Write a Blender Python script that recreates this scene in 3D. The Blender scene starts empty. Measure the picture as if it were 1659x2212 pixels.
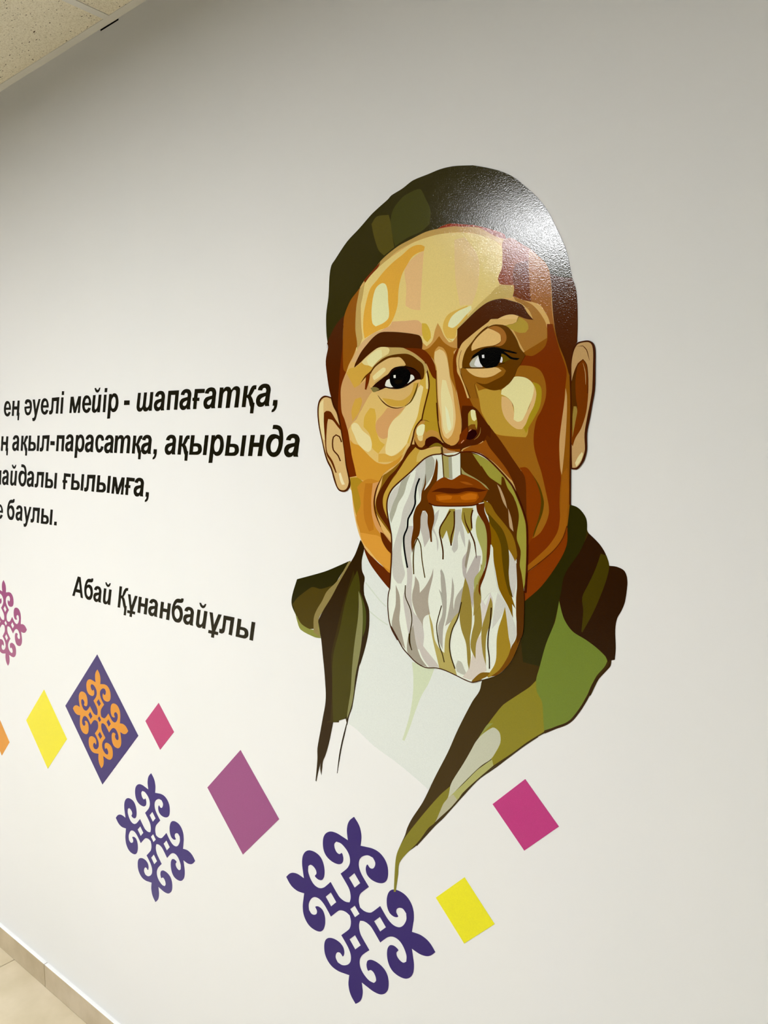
import bpy, bmesh, math, random
from mathutils import Vector, Matrix
from mathutils.geometry import tessellate_polygon

S = bpy.context.scene
COL = S.collection
random.seed(7)

# ------------------------------------------------------------------ camera
# the mural wall is the plane y = 0, the room lies on its y < 0 side
CAM_D, CAM_Z = 1.08, 1.69096
cam = bpy.data.cameras.new('camera')
cam.sensor_fit = 'VERTICAL'
cam.sensor_height = 24.0
cam.lens = 1673.0 / 2212.0 * 24.0
cam.clip_start = 0.01
camo = bpy.data.objects.new('camera', cam)
COL.objects.link(camo)
M = Matrix(((0.7741942, -0.0544809, 0.6305991, 0.0),
            (0.6329256, 0.0750501, -0.7705665, -CAM_D),
            (-0.0053454, 0.9956904, 0.0925857, CAM_Z),
            (0, 0, 0, 1)))
camo.matrix_world = M
S.camera = camo

# ------------------------------------------------------------------ world and exposure
w = bpy.data.worlds.new('world')
S.world = w
w.use_nodes = True
w.node_tree.nodes['Background'].inputs[0].default_value = (1, 0.97, 0.92, 1)
w.node_tree.nodes['Background'].inputs[1].default_value = 0.0
S.view_settings.view_transform = 'Standard'
S.view_settings.look = 'None'
S.view_settings.exposure = 0.0
S.view_settings.gamma = 1.0
S.view_settings.use_curve_mapping = False
S.cycles.use_denoising = True
S.cycles.max_bounces = 8
S.cycles.diffuse_bounces = 1
S.cycles.glossy_bounces = 3

ROOM = (-7.69, 4.31, -6.0)          # x from, x to, y of the wall behind the camera
Z_FLOOR, Z_GRID = 0.0177, 2.6686
# ceiling panel lamps: (x, y, watts-like strength)
LAMPS = [(-1.60, -2.16, 104.0), (2.0, -2.16, 46.0), (-5.2, -2.16, 155.0)]
LAMP_COLOR = (0.97, 0.985, 1.0)


def lin(h):
    o = []
    for c in h:
        c /= 255.0
        o.append(c / 12.92 if c <= 0.04045 else ((c + 0.055) / 1.055) ** 2.4)
    return o


# ------------------------------------------------------------------ materials
def new_mat(name):
    m = bpy.data.materials.new(name)
    m.use_nodes = True
    nt = m.node_tree
    return m, nt, nt.nodes['Principled BSDF']


def N(nt, t, **kw):
    n = nt.nodes.new(t)
    for k, v in kw.items():
        setattr(n, k, v)
    return n


def bump(nt, b, scale, strength, dist, detail=2.0, coord='Object'):
    tc = N(nt, 'ShaderNodeTexCoord')
    no = N(nt, 'ShaderNodeTexNoise')
    no.inputs['Scale'].default_value = scale
    no.inputs['Detail'].default_value = detail
    bp = N(nt, 'ShaderNodeBump')
    bp.inputs['Strength'].default_value = strength
    bp.inputs['Distance'].default_value = dist
    nt.links.new(tc.outputs[coord], no.inputs['Vector'])
    nt.links.new(no.outputs['Fac'], bp.inputs['Height'])
    nt.links.new(bp.outputs['Normal'], b.inputs['Normal'])
    return tc, no


def mottled(name, c1, c2, scale, rough, bscale=300, bstr=0.2, bdist=0.0003, spec=0.5, detail=3):
    m, nt, b = new_mat(name)
    tc, no = bump(nt, b, bscale, bstr, bdist)
    n2 = N(nt, 'ShaderNodeTexNoise')
    n2.inputs['Scale'].default_value = scale
    n2.inputs['Detail'].default_value = detail
    r = N(nt, 'ShaderNodeValToRGB')
    r.color_ramp.elements[0].position = 0.35
    r.color_ramp.elements[1].position = 0.65
    r.color_ramp.elements[0].color = (*c1, 1)
    r.color_ramp.elements[1].color = (*c2, 1)
    nt.links.new(tc.outputs['Object'], n2.inputs['Vector'])
    nt.links.new(n2.outputs['Fac'], r.inputs['Fac'])
    nt.links.new(r.outputs['Color'], b.inputs['Base Color'])
    b.inputs['Roughness'].default_value = rough
    b.inputs['Specular IOR Level'].default_value = spec
    return m


def film_material():
    """printed vinyl film: the print is a face colour, the film has a fine orange-peel gloss"""
    m, nt, b = new_mat('printed_film')
    at = N(nt, 'ShaderNodeAttribute', attribute_name='Col')
    tc, no = bump(nt, b, 560, FILM_BUMP, 0.0006, 2.5)
    gn = N(nt, 'ShaderNodeTexNoise')
    gn.inputs['Scale'].default_value = 900
    gn.inputs['Detail'].default_value = 2
    nt.links.new(tc.outputs['Object'], gn.inputs['Vector'])
    mr = N(nt, 'ShaderNodeMapRange')
    mr.inputs['From Min'].default_value = 0.3
    mr.inputs['From Max'].default_value = 0.7
    mr.inputs['To Min'].default_value = 0.95
    mr.inputs['To Max'].default_value = 1.05
    nt.links.new(gn.outputs['Fac'], mr.inputs['Value'])
    mx = N(nt, 'ShaderNodeVectorMath', operation='SCALE')
    nt.links.new(at.outputs['Color'], mx.inputs[0])
    nt.links.new(mr.outputs['Result'], mx.inputs['Scale'])
    nt.links.new(mx.outputs['Vector'], b.inputs['Base Color'])
    b.inputs['Roughness'].default_value = FILM_ROUGH
    b.inputs['Specular IOR Level'].default_value = FILM_SPEC
    return m


FILM_BUMP, FILM_ROUGH, FILM_SPEC = 0.21, 0.085, 0.22
FILM_GAIN = 0.97
film = film_material()
wall_paint = mottled('wall_paint', (0.81, 0.81, 0.775), (0.825, 0.82, 0.79), 1.5, 0.75, 700, 0.12, 0.0003, 0.25)
room_paint = mottled('room_paint', (0.10, 0.11, 0.12), (0.11, 0.12, 0.13), 1.5, 0.7, 400, 0.1, 0.0003, 0.3)
metal_white = mottled('grid_paint', (0.83, 0.82, 0.77), (0.87, 0.86, 0.81), 8, 0.5, 200, 0.05, 0.0002)
tile_beige = mottled('skirting_tile', (0.42, 0.33, 0.19), (0.55, 0.45, 0.29), 9, 0.35, 120, 0.05, 0.0003, 0.5, 5)
floor_beige = mottled('floor_tile', (0.60, 0.50, 0.32), (0.70, 0.59, 0.40), 7, 0.22, 90, 0.04, 0.0003, 0.5, 5)
grout = mottled('grout', (0.16, 0.13, 0.09), (0.22, 0.18, 0.13), 60, 0.9)
edge_white = mottled('white_edging', (0.88, 0.87, 0.83), (0.92, 0.91, 0.88), 20, 0.5)
recess_shade = mottled('painted_recess_shade', (0.012, 0.008, 0.008), (0.02, 0.014, 0.012), 50, 0.9)  # cavity darkness painted into the colour of the slot's inner faces


def tile_material():
    """mineral fibre ceiling tile: off-white, short dark fissures and fine pin holes"""
    m, nt, b = new_mat('mineral_fibre')
    tc = N(nt, 'ShaderNodeTexCoord')
    # fine granular mottling
    fine = N(nt, 'ShaderNodeTexNoise')
    fine.inputs['Scale'].default_value = 330
    fine.inputs['Detail'].default_value = 3
    nt.links.new(tc.outputs['Object'], fine.inputs['Vector'])
    r0 = N(nt, 'ShaderNodeValToRGB')
    r0.color_ramp.elements[0].position = 0.36
    r0.color_ramp.elements[0].color = (0.78, 0.72, 0.56, 1)
    r0.color_ramp.elements[1].position = 0.52
    r0.color_ramp.elements[1].color = (0.97, 0.92, 0.76, 1)
    nt.links.new(fine.outputs['Fac'], r0.inputs['Fac'])
    col = r0.outputs['Color']
    dark = None
    for sc, rot, thr, rad in ((115, 0.5, 0.45, 0.13), (180, 0.9, 0.50, 0.14), (85, 0.2, 0.76, 0.12)):
        wv = N(nt, 'ShaderNodeTexNoise')
        wv.inputs['Scale'].default_value = 40
        nt.links.new(tc.outputs['Object'], wv.inputs['Vector'])
        ad = N(nt, 'ShaderNodeVectorMath', operation='MULTIPLY_ADD')
        ad.inputs[1].default_value = (0.012, 0.012, 0.0)
        nt.links.new(wv.outputs['Color'], ad.inputs[0])
        nt.links.new(tc.outputs['Object'], ad.inputs[2])
        mp = N(nt, 'ShaderNodeMapping')
        mp.inputs['Rotation'].default_value = (0, 0, rot)
        mp.inputs['Scale'].default_value = (0.36, 1.0, 0.0)
        nt.links.new(ad.outputs['Vector'], mp.inputs['Vector'])
        vo = N(nt, 'ShaderNodeTexVoronoi')
        vo.inputs['Scale'].default_value = sc
        nt.links.new(mp.outputs['Vector'], vo.inputs['Vector'])
        sx = N(nt, 'ShaderNodeSeparateColor')
        nt.links.new(vo.outputs['Color'], sx.inputs['Color'])
        g = N(nt, 'ShaderNodeMath', operation='GREATER_THAN')
        g.inputs[1].default_value = thr
        nt.links.new(sx.outputs['Red'], g.inputs[0])
        l = N(nt, 'ShaderNodeMath', operation='LESS_THAN')
        l.inputs[1].default_value = rad
        nt.links.new(vo.outputs['Distance'], l.inputs[0])
        mu = N(nt, 'ShaderNodeMath', operation='MULTIPLY')
        nt.links.new(g.outputs[0], mu.inputs[0])
        nt.links.new(l.outputs[0], mu.inputs[1])
        if dark is None:
            dark = mu.outputs[0]
        else:
            mxm = N(nt, 'ShaderNodeMath', operation='MAXIMUM')
            nt.links.new(dark, mxm.inputs[0])
            nt.links.new(mu.outputs[0], mxm.inputs[1])
            dark = mxm.outputs[0]
    mix = N(nt, 'ShaderNodeMix', data_type='RGBA')
    nt.links.new(dark, mix.inputs['Factor'])
    nt.links.new(col, mix.inputs['A'])
    mix.inputs['B'].default_value = (0.11, 0.085, 0.05, 1)
    nt.links.new(mix.outputs['Result'], b.inputs['Base Color'])
    inv = N(nt, 'ShaderNodeMath', operation='SUBTRACT')
    inv.inputs[0].default_value = 1.0
    nt.links.new(dark, inv.inputs[1])
    bp = N(nt, 'ShaderNodeBump')
    bp.inputs['Strength'].default_value = 0.6
    bp.inputs['Distance'].default_value = 0.001
    nt.links.new(inv.outputs[0], bp.inputs['Height'])
    nt.links.new(bp.outputs['Normal'], b.inputs['Normal'])
    b.inputs['Roughness'].default_value = 0.95
    b.inputs['Specular IOR Level'].default_value = 0.1
    return m


ceil_tile = tile_material()


def emit_mat(name, color, strength):
    m, nt, b = new_mat(name)
    b.inputs['Base Color'].default_value = (0.9, 0.9, 0.9, 1)
    b.inputs['Emission Color'].default_value = (*color, 1)
    b.inputs['Emission Strength'].default_value = strength
    return m


# ------------------------------------------------------------------ mesh helpers
def link(name, me, parent=None, mats=(), loc=(0, 0, 0)):
    for m in mats:
        if not me.materials:
            me.materials.append(m)
        elif m.name not in [x.name for x in me.materials if x]:
            me.materials.append(m)
    o = bpy.data.objects.new(name, me)
    COL.objects.link(o)
    o.location = loc
    if parent:
        o.parent = parent
    return o


def empty(name, loc, label, cat, group=None):
    o = bpy.data.objects.new(name, None)
    o.empty_display_size = 0.1
    COL.objects.link(o)
    o.location = loc
    o['label'] = label
    o['category'] = cat
    if group:
        o['group'] = group
    return o


def box(bm, x0, x1, y0, y1, z0, z1, bevel=0.0):
    r = bmesh.ops.create_cube(bm, size=1.0)
    vs = r['verts']
    for v in vs:
        v.co.x = x0 if v.co.x < 0 else x1
        v.co.y = y0 if v.co.y < 0 else y1
        v.co.z = z0 if v.co.z < 0 else z1
    if bevel:
        es = {e for v in vs for e in v.link_edges}
        bmesh.ops.bevel(bm, geom=list(es), offset=bevel, segments=1, affect='EDGES')


def box_mesh(name, *a, **k):
    bm = bmesh.new()
    box(bm, *a, **k)
    me = bpy.data.meshes.new(name)
    bm.to_mesh(me)
    bm.free()
    return me


def structure(o):
    o['kind'] = 'structure'
    return o


def smooth_loop(P, ang=48.0):
    """closed outline through the traced points: curved where the trace is soft, sharp at corners"""
    P = [Vector(p) for p in P]
    n = len(P)
    C = []
    for i in range(n):
        a = P[i] - P[i - 1]
        b = P[(i + 1) % n] - P[i]
        if a.length < 1e-7 or b.length < 1e-7:
            C.append(True)
        else:
            C.append(a.normalized().dot(b.normalized()) < math.cos(math.radians(ang)))
    out = []
    for i in range(n):
        j = (i + 1) % n
        p1, p2 = P[i], P[j]
        p0 = P[i - 1] if not C[i] else p1 - (p2 - p1) * .5
        p3 = P[(i + 2) % n] if not C[j] else p2 + (p2 - p1) * .5
        L = (p2 - p1).length
        k = 1 if (C[i] and C[j]) else max(2, min(4, int(L / 0.0025)))
        m1, m2 = (p2 - p0) / 2, (p3 - p1) / 2
        if m1.length > L:
            m1 *= L / m1.length
        if m2.length > L:
            m2 *= L / m2.length
        for q in range(k):
            t = q / k
            out.append((2 * t**3 - 3 * t**2 + 1) * p1 + (t**3 - 2 * t**2 + t) * m1
                       + (-2 * t**3 + 3 * t**2) * p2 + (t**3 - t**2) * m2)
    return out


class Film:
    """flat cut-film pieces lying on the wall: each outline gets a front face and a cut edge"""
    def __init__(self):
        self.v, self.f, self.c = [], [], []

    def add(self, loops, depth, color, back=0.0):
        base = len(self.v)
        pl = [[Vector((p[0], p[1], 0)) for p in l] for l in loops]
        n = sum(len(l) for l in pl)
        flat = [p for l in pl for p in l]
        for p in flat:
            self.v.append((p.x, -depth, p.y))
        for p in flat:
            self.v.append((p.x, -back, p.y))
        for t in tessellate_polygon(pl):
            a, b, c = t
            A, B, Cc = flat[a], flat[b], flat[c]
            if (B.x - A.x) * (Cc.y - A.y) - (B.y - A.y) * (Cc.x - A.x) < 0:
                b, c = c, b
            self.f.append((base + a, base + b, base + c))
            self.c.append(color)
        s = 0
        for l in pl:
            m = len(l)
            for i in range(m):
                j = (i + 1) % m
                self.f.append((base + s + i, base + s + j, base + n + s + j, base + n + s + i))
                self.c.append(color)
            s += m

    def mesh(self, name):
        me = bpy.data.meshes.new(name)
        me.from_pydata(self.v, [], self.f)
        me.update()
        at = me.color_attributes.new('Col', 'FLOAT_COLOR', 'CORNER')
        buf = []
        for f, c in zip(self.f, self.c):
            for _ in f:
                buf.extend((c[0], c[1], c[2], 1.0))
        at.data.foreach_set('color', buf)
        me.materials.append(film)
        return me


def gain(h, g=None):
    g = FILM_GAIN if g is None else g
    return [min(0.95, x * g) for x in lin(h)]

# traced outlines on the wall plane, tenths of a millimetre from the portrait's origin
PORTRAIT = [
 ('shirt', [
  ('P', (225, 230, 222), [187, 4947, 115, 4645, 192, 4356, 177, 4039, 299, 3721, 285, 3385, 202, 3054, 83, 2731, -64, 2162, -164, 1721, -251, 1443, -49, 1381, 390, 1161, 880, 1003, 1350, 815, 1650, 676, 1822, 999, 2078, 1490, 2289, 1956, 2568, 2491, 2714, 2713, 2767, 2914, 1996, 3321, 979, 3833, 768, 4316, 507, 4459, 331, 4717, 221, 4950]),
  ('P', (210, 220, 186), [1292, 2950, 1801, 2959, 1661, 2632, 1498, 2363, 1353, 2024, 1247, 1742, 1119, 1451, 1066, 1455, 1163, 1722, 1248, 2001, 1312, 2358, 1323, 2701]),
  ('L', (210, 219, 202), [203, 4263, 263, 4211, 334, 4148, 409, 4082, 480, 4021, 537, 3973, 590, 3935, 645, 3900, 691, 3871, 709, 3889, 663, 3918, 609, 3952, 557, 3989, 500, 4036, 430, 4097, 355, 4163, 284, 4226, 225, 4278]),
  ('L', (210, 219, 201), [291, 3730, 333, 3708, 383, 3682, 436, 3655, 488, 3629, 537, 3607, 588, 3586, 642, 3565, 692, 3547, 735, 3532, 749, 3551, 707, 3567, 656, 3585, 603, 3605, 553, 3626, 505, 3648, 453, 3674, 400, 3701, 350, 3727, 308, 3748]),
  ('L', (239, 239, 235), [-255, 1438, -211, 1425, -158, 1411, -104, 1394, -54, 1375, 18, 1340, 103, 1295, 196, 1246, 291, 1198, 385, 1156, 481, 1121, 580, 1089, 681, 1059, 780, 1029, 876, 997, 974, 961, 1074, 922, 1172, 883, 1264, 845, 1346, 810, 1410, 782, 1475, 752, 1539, 722, 1597, 695, 1646, 671, 1655, 681, 1605, 705, 1547, 732, 1484, 762, 1418, 792, 1354, 820, 1272, 855, 1180, 893, 1082, 932, 982, 971, 884, 1008, 787, 1040, 688, 1070, 588, 1100, 489, 1131, 394, 1167, 301, 1208, 205, 1256, 113, 1306, 28, 1351, -44, 1386, -95, 1405, -150, 1422, -203, 1436, -247, 1449]),
 ]),
 ('coat', [
  ('P', (59, 41, 0), [4291, 5923, 4404, 5893, 4495, 5821, 4563, 5714, 4574, 5562, 4604, 5509, 4767, 5369, 4871, 5226, 4932, 5053, 5045, 5050, 5155, 5007, 5201, 4917, 5211, 4796, 5182, 4547, 5130, 4402, 5070, 4284, 5045, 4114, 5059, 3838, 5049, 3662, 4999, 3646, 4980, 3544, 4811, 3328, 4684, 3046, 4655, 3026, 4554, 2816, 4421, 2625, 4315, 2512, 4113, 2390, 3922, 2269, 3629, 2044, 3394, 1813, 2994, 1454, 2670, 1138, 1983, 281, 1802, 69, 1389, -452, 1197, -643, 990, -931, 956, -1179, 899, -1529, 854, -1546, 879, -1116, 913, -832, 991, -624, 1122, -347, 1177, -186, 1284, 25, 1495, 353, 1598, 541, 1822, 999, 2078, 1490, 2289, 1956, 2568, 2491, 2714, 2713, 2767, 2914, 2927, 3165, 3273, 3460, 3438, 3868, 3433, 4320, 3514, 4405, 3773, 4659, 3990, 5046, 4200, 5494, 4239, 5850]),
  ('P', (44, 20, 0), [4604, 5509, 4767, 5369, 4871, 5226, 4932, 5053, 5045, 5050, 5155, 5007, 5201, 4917, 5211, 4796, 5182, 4547, 5130, 4402, 5070, 4284, 5045, 4114, 5059, 3838, 5049, 3662, 4999, 3646, 4950, 3609, 4905, 3699, 4772, 3789, 4593, 3888, 4395, 3971, 4287, 4070, 4207, 4203, 4149, 4427, 4169, 4632, 4211, 4852, 4448, 5188, 4534, 5364]),
  ('P', (41, 38, 0), [4291, 5923, 4404, 5893, 4495, 5821, 4563, 5714, 4574, 5562, 4554, 5449, 4534, 5364, 4448, 5188, 4271, 4930, 4205, 4780, 4170, 4560, 4141, 4426, 4068, 4110, 3933, 3648, 3857, 3337, 3528, 3352, 3489, 3724, 3548, 4350, 3773, 4659, 4054, 4980, 4218, 5339, 4257, 5710]),
  ('P', (68, 57, 0), [4799, 5220, 4886, 5200, 4932, 5053, 4894, 4842, 4799, 4567, 4688, 4299, 4531, 3992, 4516, 4004, 4539, 4321, 4520, 4532, 4606, 4726, 4718, 4976]),
  ('P', (115, 132, 47), [4141, 4426, 4207, 4203, 4287, 4070, 4395, 3971, 4593, 3888, 4772, 3789, 4905, 3685, 4935, 3620, 4894, 3528, 4781, 3379, 4710, 3237, 4632, 3035, 4633, 3035, 4495, 2759, 4345, 2563, 4112, 2419, 3905, 2310, 3894, 2519, 3866, 2769, 3782, 2918, 3763, 3095, 3825, 3332, 3932, 3723, 4069, 4067, 4113, 4263]),
  ('P', (140, 130, 33), [3763, 3095, 3649, 2966, 3450, 2803, 3195, 2594, 3109, 2497, 2986, 2328, 2880, 2176, 2755, 1986, 2646, 1798, 2792, 1866, 2937, 1823, 2939, 1663, 2985, 1483, 3377, 1824, 3628, 2059, 3921, 2299, 3899, 2520, 3874, 2771, 3782, 2918]),
  ('P', (142, 149, 71), [2880, 2176, 2755, 1986, 2646, 1798, 2719, 1913, 2863, 2092, 2987, 2217]),
  ('P', (197, 198, 173), [2971, 2138, 3042, 2136, 3114, 2074, 3124, 1918, 3029, 1719, 2940, 1584, 2778, 1444, 2632, 1290, 2408, 1030, 2100, 665, 2080, 667, 2109, 827, 2177, 998, 2406, 1377, 2555, 1645, 2647, 1815, 2774, 1975]),
  ('P', (174, 173, 105), [2967, 1591, 2995, 1490, 2670, 1154, 2390, 842, 2275, 675, 2101, 521, 2002, 525, 2081, 650, 2408, 1014, 2669, 1317, 2815, 1454]),
  ('P', (184, 180, 149), [2275, 675, 2140, 499, 1903, 238, 1782, 97, 1843, 254, 1903, 375, 1982, 536, 2080, 667, 2197, 752]),
  ('P', (130, 123, 34), [2129, 883, 2080, 667, 1982, 519, 1903, 341, 1802, 120, 1660, -29, 1494, -276, 1368, -442, 1175, -668, 990, -931, 956, -1179, 899, -1529, 854, -1546, 879, -1116, 913, -832, 991, -624, 1144, -357, 1390, -12, 1701, 399, 1942, 694]),
  ('L', (54, 37, 0), [3802, 2196, 3758, 2158, 3707, 2115, 3651, 2067, 3594, 2018, 3539, 1969, 3451, 1886, 3346, 1786, 3232, 1678, 3122, 1572, 3023, 1479, 2952, 1414, 2878, 1350, 2803, 1285, 2730, 1216, 2661, 1143, 2538, 996, 2389, 809, 2232, 608, 2086, 420, 1972, 277, 1936, 234, 1898, 192, 1859, 150, 1820, 106, 1782, 62, 1712, -24, 1627, -131, 1537, -246, 1450, -356, 1378, -448, 1400, -457, 1472, -365, 1558, -255, 1649, -140, 1733, -34, 1802, 52, 1839, 95, 1878, 138, 1917, 180, 1956, 223, 1993, 267, 2106, 411, 2252, 598, 2409, 799, 2557, 986, 2679, 1132, 2746, 1203, 2818, 1270, 2892, 1335, 2966, 1400, 3038, 1465, 3137, 1558, 3247, 1664, 3360, 1772, 3465, 1872, 3553, 1955, 3607, 2003, 3664, 2052, 3719, 2100, 3771, 2144, 3814, 2181]),
  ('L', (52, 28, 0), [4959, 3641, 4958, 3601, 4949, 3562, 4918, 3519, 4871, 3459, 4817, 3393, 4765, 3326, 4724, 3266, 4700, 3221, 4681, 3176, 4664, 3130, 4648, 3086, 4630, 3043, 4610, 3001, 4589, 2959, 4568, 2917, 4546, 2875, 4522, 2833, 4497, 2791, 4470, 2747, 4442, 2704, 4415, 2665, 4391, 2631, 4360, 2594, 4326, 2561, 4289, 2530, 4259, 2510, 4223, 2488, 4184, 2467, 4144, 2444, 4105, 2421, 4065, 2396, 4024, 2370, 3983, 2344, 3946, 2320, 3913, 2300, 3930, 2268, 3962, 2288, 4000, 2312, 4040, 2338, 4081, 2364, 4120, 2388, 4158, 2411, 4198, 2433, 4238, 2455, 4275, 2478, 4309, 2501, 4350, 2535, 4387, 2572, 4420, 2612, 4446, 2647, 4474, 2688, 4502, 2732, 4530, 2777, 4555, 2820, 4579, 2862, 4602, 2905, 4624, 2948, 4645, 2991, 4665, 3034, 4684, 3078, 4700, 3124, 4716, 3168, 4734, 3211, 4755, 3250, 4794, 3307, 4845, 3373, 4899, 3440, 4947, 3500, 4982, 3551, 4995, 3602, 4997, 3646]),
 ]),
 ('coat_lapel', [
  ('P', (38, 34, 0), [-151, 4646, -222, 4621, -461, 4518, -855, 4360, -1604, 4131, -1745, 3802, -1771, 3588, -1647, 3376, -1280, 3334, -1045, 3554, -739, 3871, -464, 4284]),
  ('P', (74, 60, 7), [-1749, 3601, -1586, 3764, -1215, 4007, -1113, 4024, -936, 4012, -612, 4123, -762, 3978, -941, 3716, -1123, 3469, -1154, 3184, -1284, 3164, -1518, 3242, -1647, 3414]),
  ('P', (138, 140, 62), [-1710, 3558, -1647, 3395, -1492, 3227, -1284, 3164, -1155, 3161, -1127, 3263, -1011, 3317, -966, 3026, -1132, 3018, -1521, 3109, -1623, 3284]),
  ('P', (143, 127, 73), [-198, 4629, -147, 4623, -368, 4294, -516, 4080, -741, 3742, -996, 3449, -1025, 3278, -978, 3043, -1156, 3108, -1150, 3390, -1070, 3569, -915, 3775, -787, 3975, -563, 4165, -465, 4266]),
  ('P', (44, 26, 0), [97, 5061, 175, 4963, 186, 4895, 127, 4681, 125, 4488, 192, 4356, 168, 4213, 177, 4039, 278, 3824, 299, 3721, 285, 3385, 202, 3054, 83, 2730, 35, 2633, -63, 2216, -139, 1836, -237, 1594, -287, 1416, -322, 1538, -407, 1499, -655, 1386, -735, 1084, -801, 859, -881, 648, -947, 516, -975, 354, -999, 213, -1027, 340, -1012, 479, -1080, 268, -1142, 37, -1162, 51, -1102, 513, -1097, 746, -1000, 1153, -931, 1436, -863, 1716, -846, 1945, -877, 2371, -910, 2644, -954, 3010, -1012, 3280, -1023, 3371, -868, 3615, -665, 3880, -466, 4176, -151, 4619, -33, 4788]),
  ('P', (53, 40, 0), [-83, 4467, -228, 4114, -376, 3736, -528, 3261, -684, 2721, -668, 2130, -729, 1405, -856, 1338, -506, 1419, -294, 2753, -139, 3679, -39, 4224]),
  ('P', (67, 62, 6), [10, 4476, 54, 4341, 75, 4132, 26, 3879, 18, 3522, -53, 3065, -129, 2601, -182, 2136, -259, 1753, -322, 1555, -655, 1385, -668, 2130, -634, 2729, -455, 3272, -328, 3743, -181, 4137]),
  ('P', (74, 79, 22), [52, 4111, 164, 3896, 219, 3693, 205, 3408, 135, 3220, 134, 3575]),
  ('P', (136, 134, 84), [40, 4092, 119, 3891, 138, 3575, 111, 3181, 38, 2811, -60, 2433, -112, 2059, -187, 1769, -298, 1523, -259, 1753, -182, 2136, -141, 2599, -76, 3061, 11, 3521, 37, 3791]),
  ('L', (33, 14, 0), [-253, 1591, -270, 1544, -289, 1490, -310, 1430, -331, 1370, -351, 1311, -377, 1233, -404, 1146, -432, 1053, -458, 959, -482, 868, -505, 767, -524, 661, -540, 555, -555, 456, -568, 371, -559, 373, -540, 458, -519, 558, -495, 665, -471, 772, -448, 872, -425, 962, -398, 1056, -371, 1148, -344, 1235, -324, 1313, -308, 1371, -291, 1431, -274, 1490, -258, 1545, -245, 1591]),
 ]),
 ('cap', [
  ('P', (44, 39, 0), [-711, 9254, -646, 9587, -616, 9938, -566, 10133, -471, 10228, -169, 10504, 124, 10683, 408, 10873, 600, 10972, 788, 11061, 871, 11115, 1114, 11181, 1333, 11266, 1660, 11302, 1886, 11327, 2106, 11323, 2286, 11298, 2515, 11252, 2514, 11255, 2772, 11163, 3042, 11049, 3272, 10910, 3466, 10740, 3672, 10537, 3845, 10315, 3985, 10062, 4094, 9844, 4172, 9659, 4219, 9478, 4267, 9272, 4283, 9217, 3923, 9250, 3765, 9475, 3606, 9704, 3118, 9989, 2608, 10215, 1869, 10310, 1506, 10280, 1110, 10159, 698, 9985, 311, 9733, -139, 9262, -418, 9089, -684, 8738, -710, 8912]),
  ('P', (66, 66, 17), [1430, 11103, 1507, 11080, 1603, 10911, 1699, 10713, 1680, 10492, 1507, 10401, 1211, 10343, 948, 10246, 888, 10428, 848, 10668, 911, 10875, 1114, 11036, 1273, 11081]),
  ('P', (86, 77, 17), [536, 10818, 807, 10800, 848, 10668, 888, 10428, 928, 10234, 699, 10127, 573, 10242, 469, 10497, 417, 10712]),
 ]),
 ('hair', [
  ('P', (74, 28, 0), [-139, 9262, -418, 9089, -586, 8901, -689, 8734, -697, 8636, -696, 8741, -673, 8645, -737, 8400, -706, 8121, -650, 7841, -605, 7718, -535, 7560, -419, 7418, -248, 7960, -194, 8532, -120, 9026]),
 ]),
 ('hair', [
  ('P', (77, 32, 0), [3882, 9391, 4073, 9311, 4267, 9272, 4329, 9104, 4355, 8915, 4368, 8592, 4365, 8364, 4366, 8339, 4301, 8223, 4283, 8021, 4278, 7735, 4220, 7793, 4095, 8074, 4012, 8464, 3933, 8636, 3900, 8775]),
 ]),
 ('neck', [
  ('P', (97, 36, 0), [174, 4945, 286, 4833, 552, 4652, 790, 4522, 982, 4340, 821, 4237, 767, 4230, 550, 4411, 329, 4630, 218, 4810]),
 ]),
 ('neck', [
  ('P', (133, 55, 0), [3559, 4857, 3880, 5064, 4112, 5287, 4214, 5565, 4260, 5568, 4250, 5298, 4116, 5015, 3838, 4622, 3549, 4349, 3529, 4630]),
 ]),
 ('face', [
  ('P', (227, 183, 106), [-208, 9277, 90, 9599, 224, 9745, 486, 9935, 678, 10083, 1010, 10236, 1311, 10312, 1603, 10377, 1868, 10385, 2164, 10371, 2342, 10333, 2607, 10280, 2848, 10188, 3051, 10084, 3151, 9997, 3365, 9879, 3542, 9783, 3701, 9662, 3842, 9533, 3905, 9388, 3940, 9112, 3960, 8837, 4011, 8518, 4092, 8237, 4139, 8139, 4233, 7901, 4278, 7735, 4295, 7378, 4287, 6966, 4300, 6550, 4302, 5922, 4292, 5922, 4253, 5568, 4172, 5377, 4066, 5225, 3880, 5050, 3592, 4816, 3260, 4600, 1600, 4492, 844, 4511, 790, 4514, 552, 4669, 286, 4833, 130, 5028, 18, 5281, -70, 5623, -112, 5969, -146, 6001, -174, 6208, -233, 6449, -288, 6743, -353, 7124, -431, 7436, -427, 7694, -400, 7950, -372, 8239, -309, 8625, -275, 9043]),
  ('P', (201, 163, 86), [223, 9664, 485, 9855, 677, 9972, 968, 10149, 1310, 10243, 1506, 10272, 1793, 10293, 2164, 10275, 2522, 10212, 2608, 10172, 2866, 10058, 3069, 9947, 3127, 9987, 3051, 10077, 2848, 10181, 2607, 10280, 2342, 10333, 2164, 10371, 1868, 10385, 1603, 10377, 1311, 10312, 1010, 10236, 678, 10083, 486, 9935, 224, 9737]),
  ('P', (148, 46, 0), [1840, 10389, 1962, 10420, 2109, 10424, 2290, 10385, 2521, 10331, 2519, 10338, 2780, 10243, 2950, 10171, 3117, 10087, 3151, 9997, 2951, 10086, 2746, 10213, 2607, 10284, 2342, 10335, 2164, 10371]),
  ('P', (121, 40, 0), [614, 10029, 399, 9883, 224, 9761, 267, 9715, 399, 9803, 571, 9955]),
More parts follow.
